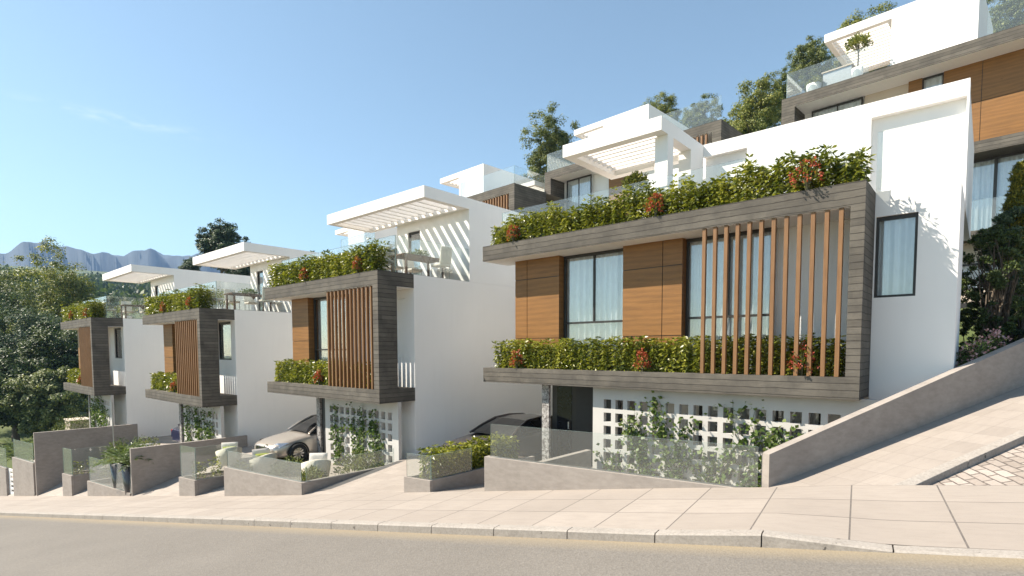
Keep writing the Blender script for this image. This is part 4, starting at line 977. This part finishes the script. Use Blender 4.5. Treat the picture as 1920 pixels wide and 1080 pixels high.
# ------------------------------------------------------------------ terrace furniture
def dining(O, k):
    bx, by, bz = O[0] - 1.1, O[1] + 2.35, O[2]
    t = thing('dining_table', 'dark wood dining table with green centrepiece on the roof terrace of ' + HN[k], 'table', (bx, by, bz), 0, 'dining tables on the roof terraces')
    MB().box(-.42, .42, -.85, .85, .70, .75).build('tabletop', M['brown'], t, bevel=.008)
    for sx in (-.36, .36):
        for sy in (-.75, .75): MB().box(sx - .03, sx + .03, sy - .03, sy + .03, 0, .70).build('leg', M['brown'], t)
    MB().add([(.16, -.42, .756), (.16, .25, .756), (-.16, .25, .756), (-.16, -.42, .756)], [(0, 1, 2, 3)]).add([(.425, -.2, .754), (.425, .2, .754), (.43, 0, .5)], [(0, 1, 2)]).build('table_runner', M['brown'], t)
    shrub('centrepiece_plant', 'green centrepiece plant on the dining table of ' + HN[k], 'plant', (bx, by, bz + .752), .34, .22, M['vine'], 150 + k, 240, .09, .05, group='centrepiece plants')
    for j, (sx, sy) in enumerate([(.25, .55), (-.25, .5), (.27, -.5), (-.25, -.6)]):
        g_ = MB().lathe([(.03, 0), (.005, .01), (.005, .08), (.035, .11), (.04, .16), (.036, .20)], n=10).build('wine_glass', M['pane']); g_.location = (bx + sx, by + sy, bz + .752)
        tag(g_, ['wine glass at the far right place', 'wine glass at the far left place', 'wine glass at the near right place', 'wine glass at the near left place'][j] + ' on the dining table of ' + HN[k], 'glass', 'wine glasses on the terrace tables')
    lab = ['ivory high-backed chair at the street end of the table on ', 'ivory high-backed chair behind the left side of the table on ', 'second ivory high-backed chair on the left side of the table on ', 'ivory chair at the hill end of the table on ', 'ivory chair on the right side of the table nearest the glass on ']
    for j, (x, y, a) in enumerate([(0, -1.35, 0), (-.8, -.35, -90), (-.8, .45, -90), (.05, 1.2, 180), (.72, .35, 90)]):
        c = copy_tree(CH) if CH.get('used') else CH; CH['used'] = 1
        c.location = (bx + x, by + y, bz); c.rotation_euler = (0, 0, R(a)); c['label'] = lab[j] + HN[k]
        if 'used' in c: del c['used']
        CH['used'] = 1
CH = thing('dining_chair', 'ivory chair', 'chair', group='dining chairs on the roof terraces')
MB().box(-.23, .23, -.23, .23, .42, .50).build('seat', M['chairw'], CH, bevel=.02)
MB().hexa([(-.23, -.25, .50), (.23, -.25, .50), (.23, -.19, .50), (-.23, -.19, .50)], [(-.23, -.32, 1.02), (.23, -.32, 1.02), (.23, -.27, 1.02), (-.23, -.27, 1.02)]).build('backrest', M['chairw'], CH, bevel=.015)
for sx in (-.2, .2):
    for sy in (-.2, .2): MB().tube([(sx, sy, 0), (sx, sy, .42)], .014, 6).build('leg', M['steel'], CH)
for k, O in ((2, O2), (3, O3), (4, O4)): dining(O, k)
if 'used' in CH: del CH['used']
def terrace_plant(label, plab, loc, pr, ph, r_, h_, seed, stem=0):
    t = thing('planter_pot', plab, 'pot', loc, 0, 'white pots on the roof terraces')
    MB().lathe([(pr * .8, 0), (pr, ph), (pr * .88, ph), (pr * .85, ph - .05), (0, ph - .05)], n=20).build('pot_body', M['whitepot'], t)
    MB().lathe([(pr * .85, ph - .045), (0, ph - .04)], n=20).build('soil', M['soil'], t)
    p = shrub('potted_shrub', label, 'plant', (loc[0], loc[1], loc[2] + ph - .05 + stem), r_, h_, M['tree_a'], seed, 1000, .10, .055, group='potted shrubs on the roof terraces')
    if stem: MB().tube([(0, 0, -stem), (.02, 0, -stem * .4), (0, 0, .1)], .03, 8).build('trunk', M['bark'], p)
terrace_plant('rounded yellow green shrub in the white pot beside the pergola of the nearest house', 'white round pot behind the roof hedge of the nearest house', (-7.25, 13.4, 2.91), .14, 1.35, .34, .5, 160)
def uloc(o, rz, x, y, z): c_, s_ = math.cos(rz), math.sin(rz); return (o[0] + c_ * x - s_ * y, o[1] + s_ * x + c_ * y, o[2] + z)
terrace_plant('ball-headed small potted tree on the roof of the upper right house', 'white pot of the ball-headed tree on the upper roof', uloc(oU1, R(-4.7), 2.75, .7, 0), .22, .6, .46, .62, 161, .8)
terrace_plant('low plant in the wide white pot at the corner of the upper roof', 'wide white pot at the glass corner of the upper roof', uloc(oU1, R(-4.7), 1.05, .8, 0), .3, .55, .3, .3, 162)
t = thing('bar_counter', 'slatted bar counter with a pale top behind the glass of the upper right roof', 'counter', uloc(oU1, R(-4.7), 1.9, 1.0, 0), R(-4.7))
MB().box(-.55, .55, 0, .5, 0, .98).build('counter_body', M['steel'], t); MB().box(-.6, .6, -.05, .55, .981, 1.03).build('countertop', M['beige'], t)
for k, (O, seed) in {2: (O2, 170), 3: (O3, 171), 4: (O4, 172)}.items():
    shrub('potted_shrub', 'yellow green shrub behind the roof hedge of ' + HN[k], 'plant', (O[0] - 4.6, O[1] + 2.6, O[2] + .35), .5, .95, M['tree_a'], seed, 700, .09, .05, group='potted shrubs on the roof terraces')
    t = thing('planter_pot', 'low white pot under the yellow green shrub on the roof of ' + HN[k], 'pot', (O[0] - 4.6, O[1] + 2.6, O[2]), 0, 'white pots on the roof terraces')
    MB().lathe([(.2, 0), (.26, .38), (.22, .38), (.21, .33), (0, .33)], n=20).build('pot_body', M['whitepot'], t)

# ------------------------------------------------------------------ cars (nose towards -y)
def car(label, loc, rz, paint_, kind, lamps_front=True):
    t = thing('parked_car', label, 'car', loc, rz, 'cars parked under the overhangs')
    L_ = 4.5
    # body sections along y: (y, half width at belt, z bottom, z belt, hood height)
    secs = [(-2.25, .62, .34, .55, .60), (-2.18, .74, .22, .60, .68), (-2.0, .82, .18, .66, .75), (-1.6, .88, .17, .74, .84), (-1.0, .90, .17, .82, .93), (-.75, .905, .17, .85, .97), (0, .91, .17, .88, .98), (.8, .91, .17, .90, 1.0), (1.35, .90, .17, .92, 1.0), (1.8, .87, .2, .90, 1.0), (2.1, .82, .26, .86, .96), (2.24, .74, .34, .74, .84)]
    vs = []; n = 14
    for y, hw, z0, zb_, zt in secs:
        half = [(hw * .86, z0), (hw * .97, z0 + .10), (hw, z0 + (zb_ - z0) * .45), (hw * .995, z0 + (zb_ - z0) * .75), (hw * .96, zb_), (hw * .86, zb_ + (zt - zb_) * .65), (hw * .5, zt)]
        vs += [(x, y, z) for x, z in half] + [(-x, y, z) for x, z in half[::-1]]
    fs = [(i * n + j, i * n + (j + 1) % n, (i + 1) * n + (j + 1) % n, (i + 1) * n + j) for i in range(len(secs) - 1) for j in range(n)]
    mb = MB(); mb.add(vs, fs, 0, True); mb.add(vs[:n], [tuple(range(n))], 0, True); mb.add(vs[-n:], [tuple(reversed(range(n)))], 0, True)
    o = mb.build('body', paint_, t); sb = o.modifiers.new('sub', 'SUBSURF'); sb.levels = sb.render_levels = 2
    # cabin: glass band and roof
    cab = [(-.95, .70, .94, .95), (-.55, .74, .95, 1.18), (-.1, .70, .96, 1.37), (.5, .68, .97, 1.42), (1.1, .66, .98, 1.37), (1.55, .66, .98, 1.20), (1.95, .66, .96, .99)]
    vs = []; fs = []
    for y, hw, za, zb_ in cab: vs += [(hw + .06, y, za), (hw - (zb_ - za) * .28, y, zb_), (hw * .4, y, zb_ + .03), (-hw * .4, y, zb_ + .03), (-hw + (zb_ - za) * .28, y, zb_), (-hw - .06, y, za)]
    mg = MB(); mr = MB()
    for i in range(len(cab) - 1):
        for j in range(5):
            fq = (i * 6 + j, i * 6 + j + 1, (i + 1) * 6 + j + 1, (i + 1) * 6 + j)
            (mr if (1 <= j <= 3 and 2 <= i <= 3) else mg).add([vs[q] for q in fq], [(0, 1, 2, 3)], 0, True)
    mg.build('window_glass', M['carglass'], t)
    mr.tube([(.66, .5, .97), (.60, .52, 1.40)], .03, 6); mr.tube([(-.66, .5, .97), (-.60, .52, 1.40)], .03, 6); 
    for sx in (1, -1): mr.tube([(sx * .75, -.95, .95), (sx * .66, -.55, 1.19), (sx * .585, -.1, 1.385), (sx * .565, .5, 1.435), (sx * .555, 1.1, 1.385), (sx * .62, 1.55, 1.21), (sx * .7, 1.95, 1.0)], .035, 6)
    mr.build('roof', paint_, t)
    for sx in (1, -1):
        for wy in (-1.42, 1.38):
            wh = MB(); prof = [(.20, -.09), (.30, -.10), (.335, -.06), (.335, .06), (.30, .10), (.20, .09)]; k = 24; vv = []; ff = []
            for r_, x in prof:
                for q in range(k): a_ = 6.2832 * q / k; vv.append((x, r_ * math.cos(a_), r_ * math.sin(a_)))
            for i in range(5):
                for q in range(k): ff.append((i * k + q, i * k + (q + 1) % k, (i + 1) * k + (q + 1) % k, (i + 1) * k + q))
            wh.add(vv, ff, 0, True); wo = wh.build('wheel', M['tyre'], t); wo.location = (sx * .84, wy, .335)
            rim = MB()
            for q in range(10):
                a_ = 6.2832 * q / 10; d_ = .13
                rim.add([(sx * .085, .04 * math.cos(a_), .04 * math.sin(a_)), (sx * .075, .215 * math.cos(a_ - d_), .215 * math.sin(a_ - d_)), (sx * .075, .215 * math.cos(a_ + d_), .215 * math.sin(a_ + d_)), ], [(0, 1, 2)])
            rim.add([(sx * .08, .235 * math.cos(6.2832 * q / 24), .235 * math.sin(6.2832 * q / 24)) for q in range(24)] + [(sx * .08, .20 * math.cos(6.2832 * q / 24), .20 * math.sin(6.2832 * q / 24)) for q in range(24)], [(q, (q + 1) % 24, 24 + (q + 1) % 24, 24 + q) for q in range(24)])
            rim.build('rim', M['chrome'], wo)
            arch = MB(); arch.add([(sx * .90, wy + .40 * math.cos(R(a_)), .335 + .40 * math.sin(R(a_))) for a_ in range(0, 181, 12)] + [(sx * .905, wy + .345 * math.cos(R(a_)), .335 + .345 * math.sin(R(a_))) for a_ in range(0, 181, 12)], [(q, q + 1, 17 + q, 16 + q) for q in range(15)]); arch.build('wheel_arch', M['tyre'], t)
    for sx in (1, -1):
        lp = MB(); lp.add([(sx * .50, -2.215, .56), (sx * .80, -2.03, .60), (sx * .86, -1.72, .73), (sx * .66, -2.02, .735), (sx * .5, -2.13, .68)], [(0, 1, 2, 3, 4)]); lp.build('headlight', M['chrome'], t)
        tl = MB(); tl.box(sx * .55 - .2 * (sx < 0) * 0, sx * .86, 2.13, 2.2, .66, .82) if sx > 0 else tl.box(sx * .86, sx * .55, 2.13, 2.2, .66, .82); tl.build('taillight', M['taillamp'], t)
    MB().box(-.42, .42, -2.27, -2.2, .42, .58).build('grille', M['pot'], t)
    MB().box(-.26, .26, -2.285, -2.272, .30, .40).build('bumper_plate', M['whitepot'], t)
    return t
car('silver car facing the street beside the stone pier', (-18.55, 10.55, -3.84), 0, M['silver'], 'sedan')
car('dark brown car under the nearest house behind the street planter hedge', (-10.55, 12.15, -3.21), 0, M['blackp'], 'sedan').scale = (1.06, 1.06, .86)
car('navy blue car beside the vine-covered screen of the third house', (-28.1, 10.9, -4.5), R(180), M['bluep'], 'sedan')

# ------------------------------------------------------------------ planting at the side street
def by_top(px, ptop, D, H): x, y, z = at(px, ptop, D); return (x, y, z - H)
t = thing('evergreen_shrub', 'tall dark open-branched evergreen shrub behind the sloping wall at the right', 'shrub', by_top(1866, 428, 11.6, 2.75))
me, tips = crown_mesh('crown', M['tree_c'], 2.75, .56, .5, 200, 80, .06, .026, 201, shape='column'); link(bpy.data.objects.new('crown', me), t)
trunk_mb(2.6, .045, .5, tips, 201, 12, 6).build('trunk', M['bark'], t)
tree('cypress_tree', 'bright green conical cypress at the right edge of the picture', by_top(1918, 308, 12.4, 4.6), 4.6, .62, .3, M['cypress'], 202, 560, 80, .075, .025, 'cone', .08, multi=1, cat='tree')
tree('evergreen_shrub', 'grey green shrub between the dark shrub and the cypress', by_top(1905, 395, 12.1, 3.4), 3.4, .62, .4, M['tree_b'], 203, 200, 90, .07, .035, 'column', .05, multi=3, cat='shrub')
tree('evergreen_shrub', 'added low dark shrub filling the dark gap between house corner and tall dark shrub', by_top(1812, 585, 13.6, 2.0), 2.0, .5, .1, M['tree_c'], 206, 130, 80, .06, .03, 'column', .04, multi=3, cat='shrub')  # added shrub, its dark mass stands in for an empty dark gap
shrub('flower_bed', 'clump of pale pink flowers behind the sloping wall beside the house corner', 'flowers', (-.15, 13.05, -.46), .26, .66, M['vine'], 204, 420, .07, .03, M['pink'], 45, .05)
shrub('flower_bed', 'clump of pale pink flowers farther up behind the sloping wall', 'flowers', (.08, 13.6, -.30), .27, .64, M['vine'], 205, 420, .07, .03, M['pink'], 45, .05)
mb = MB(); 
wall_prism(mb, [RT(4.2, -.16), RT(30, -.16), RT(30, -2.0), RT(4.2, -1.0)], -3, [-.75, 5.3, 5.3, -.75])
tag(mb.build('soil_bank', M['soil']), kind='structure')

# ------------------------------------------------------------------ trees
TG = 'trees on the slope behind the houses'
PX = 1 / 1023.
def spot(src, lab, px, ptop, wpx, D, rz=0, sq=1.0):
    """stand a tree so that its crown has its real width and top height at distance D"""
    x, y, z = at(px, ptop, D); k = 1.12 * wpx * PX * D / (2 * src['crown_radius'])
    return (x, y, z - src['crown_height'] * k * sq), k, k * sq
def put(src, lab, px, ptop, wpx, D, rz=0, sq=1.0):
    l, a, b = spot(src, lab, px, ptop, wpx, D, rz, sq); return retree(src, lab, l, a, b, R(rz))
def proto(name, lab, mat, seed, H, Rx, z0, px, ptop, wpx, D, rz=0, sq=1.0, nclump=330, nleaf=110, L=.17, W=.10):
    t = tree(name, lab, (0, 0, 0), H, Rx, z0, mat, seed, nclump, nleaf, L, W, group=TG); t['crown_radius'] = Rx * 1.05; t['crown_height'] = H * 1.02
    l, a, b = spot(t, lab, px, ptop, wpx, D, rz, sq); t.location = l; t.scale = (a, a, b); t.rotation_euler = (0, 0, R(rz)); return t
b0 = proto('broadleaf_tree', 'round yellow green tree right of centre between two upper houses', M['tree_a'], 301, 9, 3.4, 1.6, 1420, 138, 128, 42, 0, 1.0)
b1 = proto('broadleaf_tree', 'tall green tree rising left of the upper house pergola', M['tree_d'], 302, 10, 3.3, 1.6, 1032, 205, 122, 46, 40, 1.05)
put(b0, 'olive tree top just above the white roof block of the upper house', 1234, 168, 86, 49, 70)
put(b1, 'pale green tree seen through the glass balustrade of the upper house', 1322, 180, 86, 52, 140)
put(b1, 'dark green tree between the round tree and the large upper house', 1470, 130, 80, 45, 30)
put(b1, 'green tree behind the glass corner of the large upper house', 1520, 72, 92, 46, 200)
put(b0, 'olive tree lower behind the glass corner of the large upper house', 1560, 100, 90, 48, 240)
put(b0, 'olive tree top above the pergola of the large upper house', 1628, 2, 124, 48, 90)
put(b0, 'small olive tree top at the upper edge of the picture', 1745, -18, 70, 50, 20)
put(b1, 'tree seen through the roof glass in the upper right corner', 1890, -25, 130, 50, 250)
LG = 'trees left of the houses'
def left(lab, seed, mat, px, ptop, wpx, D, H, Rx, z0, rz=0, nclump=260, nleaf=110):
    global TG; o = TG; TG = LG; t = proto('broadleaf_tree', lab, mat, seed, H, Rx, z0, px, ptop, wpx, D, rz, 1.0, nclump, nleaf, .20, .12); TG = o; return t
c0 = left('slender pale tree with open crown above the pergola of the navy-car house', 304, M['tree_b'], 415, 402, 92, 62, 8.5, 2.7, 2.4)
put(c0, 'small grey green tree just left of the navy-car house pergola', 357, 478, 50, 66, 100)['group'] = LG
put(c0, 'dark tree low under the pergola of the navy-car house', 450, 470, 70, 70, 200)['group'] = LG
def big(lab, mat, seed, px, ptop, wpx, D, zb=-8.8, z0=1.0, nclump=420):
    x, y, z = at(px, ptop, D)
    return tree('broadleaf_tree', lab, (x, y, zb), z - zb, wpx * PX * D / 2, z0, mat, seed, nclump, 125, .22, .13, group=LG, r0=.28)
big('large olive green tree with its top standing against the mountains at the left', M['tree_a'], 306, 100, 462, 175, 62, -8.5, 2)
big('broad dark tree at the left edge below the mountains', M['tree_d'], 305, 12, 488, 260, 66)
big('blue green tree in front of the olive green tree at the left', M['tree_b'], 307, 52, 545, 230, 55)
big('blue green tree behind the roof hedge of the leftmost house', M['tree_b'], 308, 205, 536, 100, 70, -8, 1, 260)
big('yellow green tree just left of the roof hedge of the leftmost house', M['tree_a'], 309, 168, 572, 110, 60, -8, 1, 260)
big('dark tree directly left of the leftmost house', M['tree_c'], 310, 122, 612, 170, 51)
big('dark tree low in the left corner behind the palms', M['tree_c'], 311, 20, 640, 210, 48)
big('dark tree beside the concrete frame of the leftmost house', M['tree_d'], 312, 95, 680, 150, 46)
# far wood: one mass
g = np.random.default_rng(400); P = []; Dv = []; Ls = []
for i in range(900):
    r_ = g.uniform(250, 470) if i < 700 else g.uniform(470, 600); k = g.uniform(.0, .5); x, y = -r_ * math.sqrt(1 - k * k), r_ * k
    if r_ > 560 and math.sin(x * .02) < .2: continue
    rad = g.uniform(2.4, 4.6) * (1 if r_ < 500 else 1.3); zc = terr(x, y) + rad * .7; n = 46
    d = unit(g.normal(size=(n, 3))); P.append(np.array([x, y, zc]) + d * rad * g.uniform(.6, 1.05, (n, 1)) * np.array([1, 1, 1.1])); Dv.append(d + g.normal(size=(n, 3)) * .6); Ls.append(np.full(n, rad * .55))
P = np.concatenate(P); Dv = np.concatenate(Dv); Ls = np.concatenate(Ls)
tag(npobj('far_wood', *leaves(P, Dv, Ls, Ls * .8, g), M['tree_c']), 'dark distant woodland on the far hillside beyond the left trees', 'woodland', kind='stuff')

# ------------------------------------------------------------------ air
mz = bpy.data.materials.new('pale_air'); mz.use_nodes = True; nt = mz.node_tree; nt.nodes.clear()
out = nt.nodes.new('ShaderNodeOutputMaterial'); pv = nt.nodes.new('ShaderNodeVolumePrincipled'); pv.inputs['Density'].default_value = .0002; pv.inputs['Color'].default_value = (.38, .60, .98, 1); pv.inputs['Anisotropy'].default_value = .0
nt.links.new(pv.outputs[0], out.inputs['Volume'])
hz = MB().box(-3000, 330, -620, 2900, -60, 460).build('haze', mz); tag(hz, kind='stuff'); tag(hz, 'thin pale air in front of the distant mountains', 'haze')
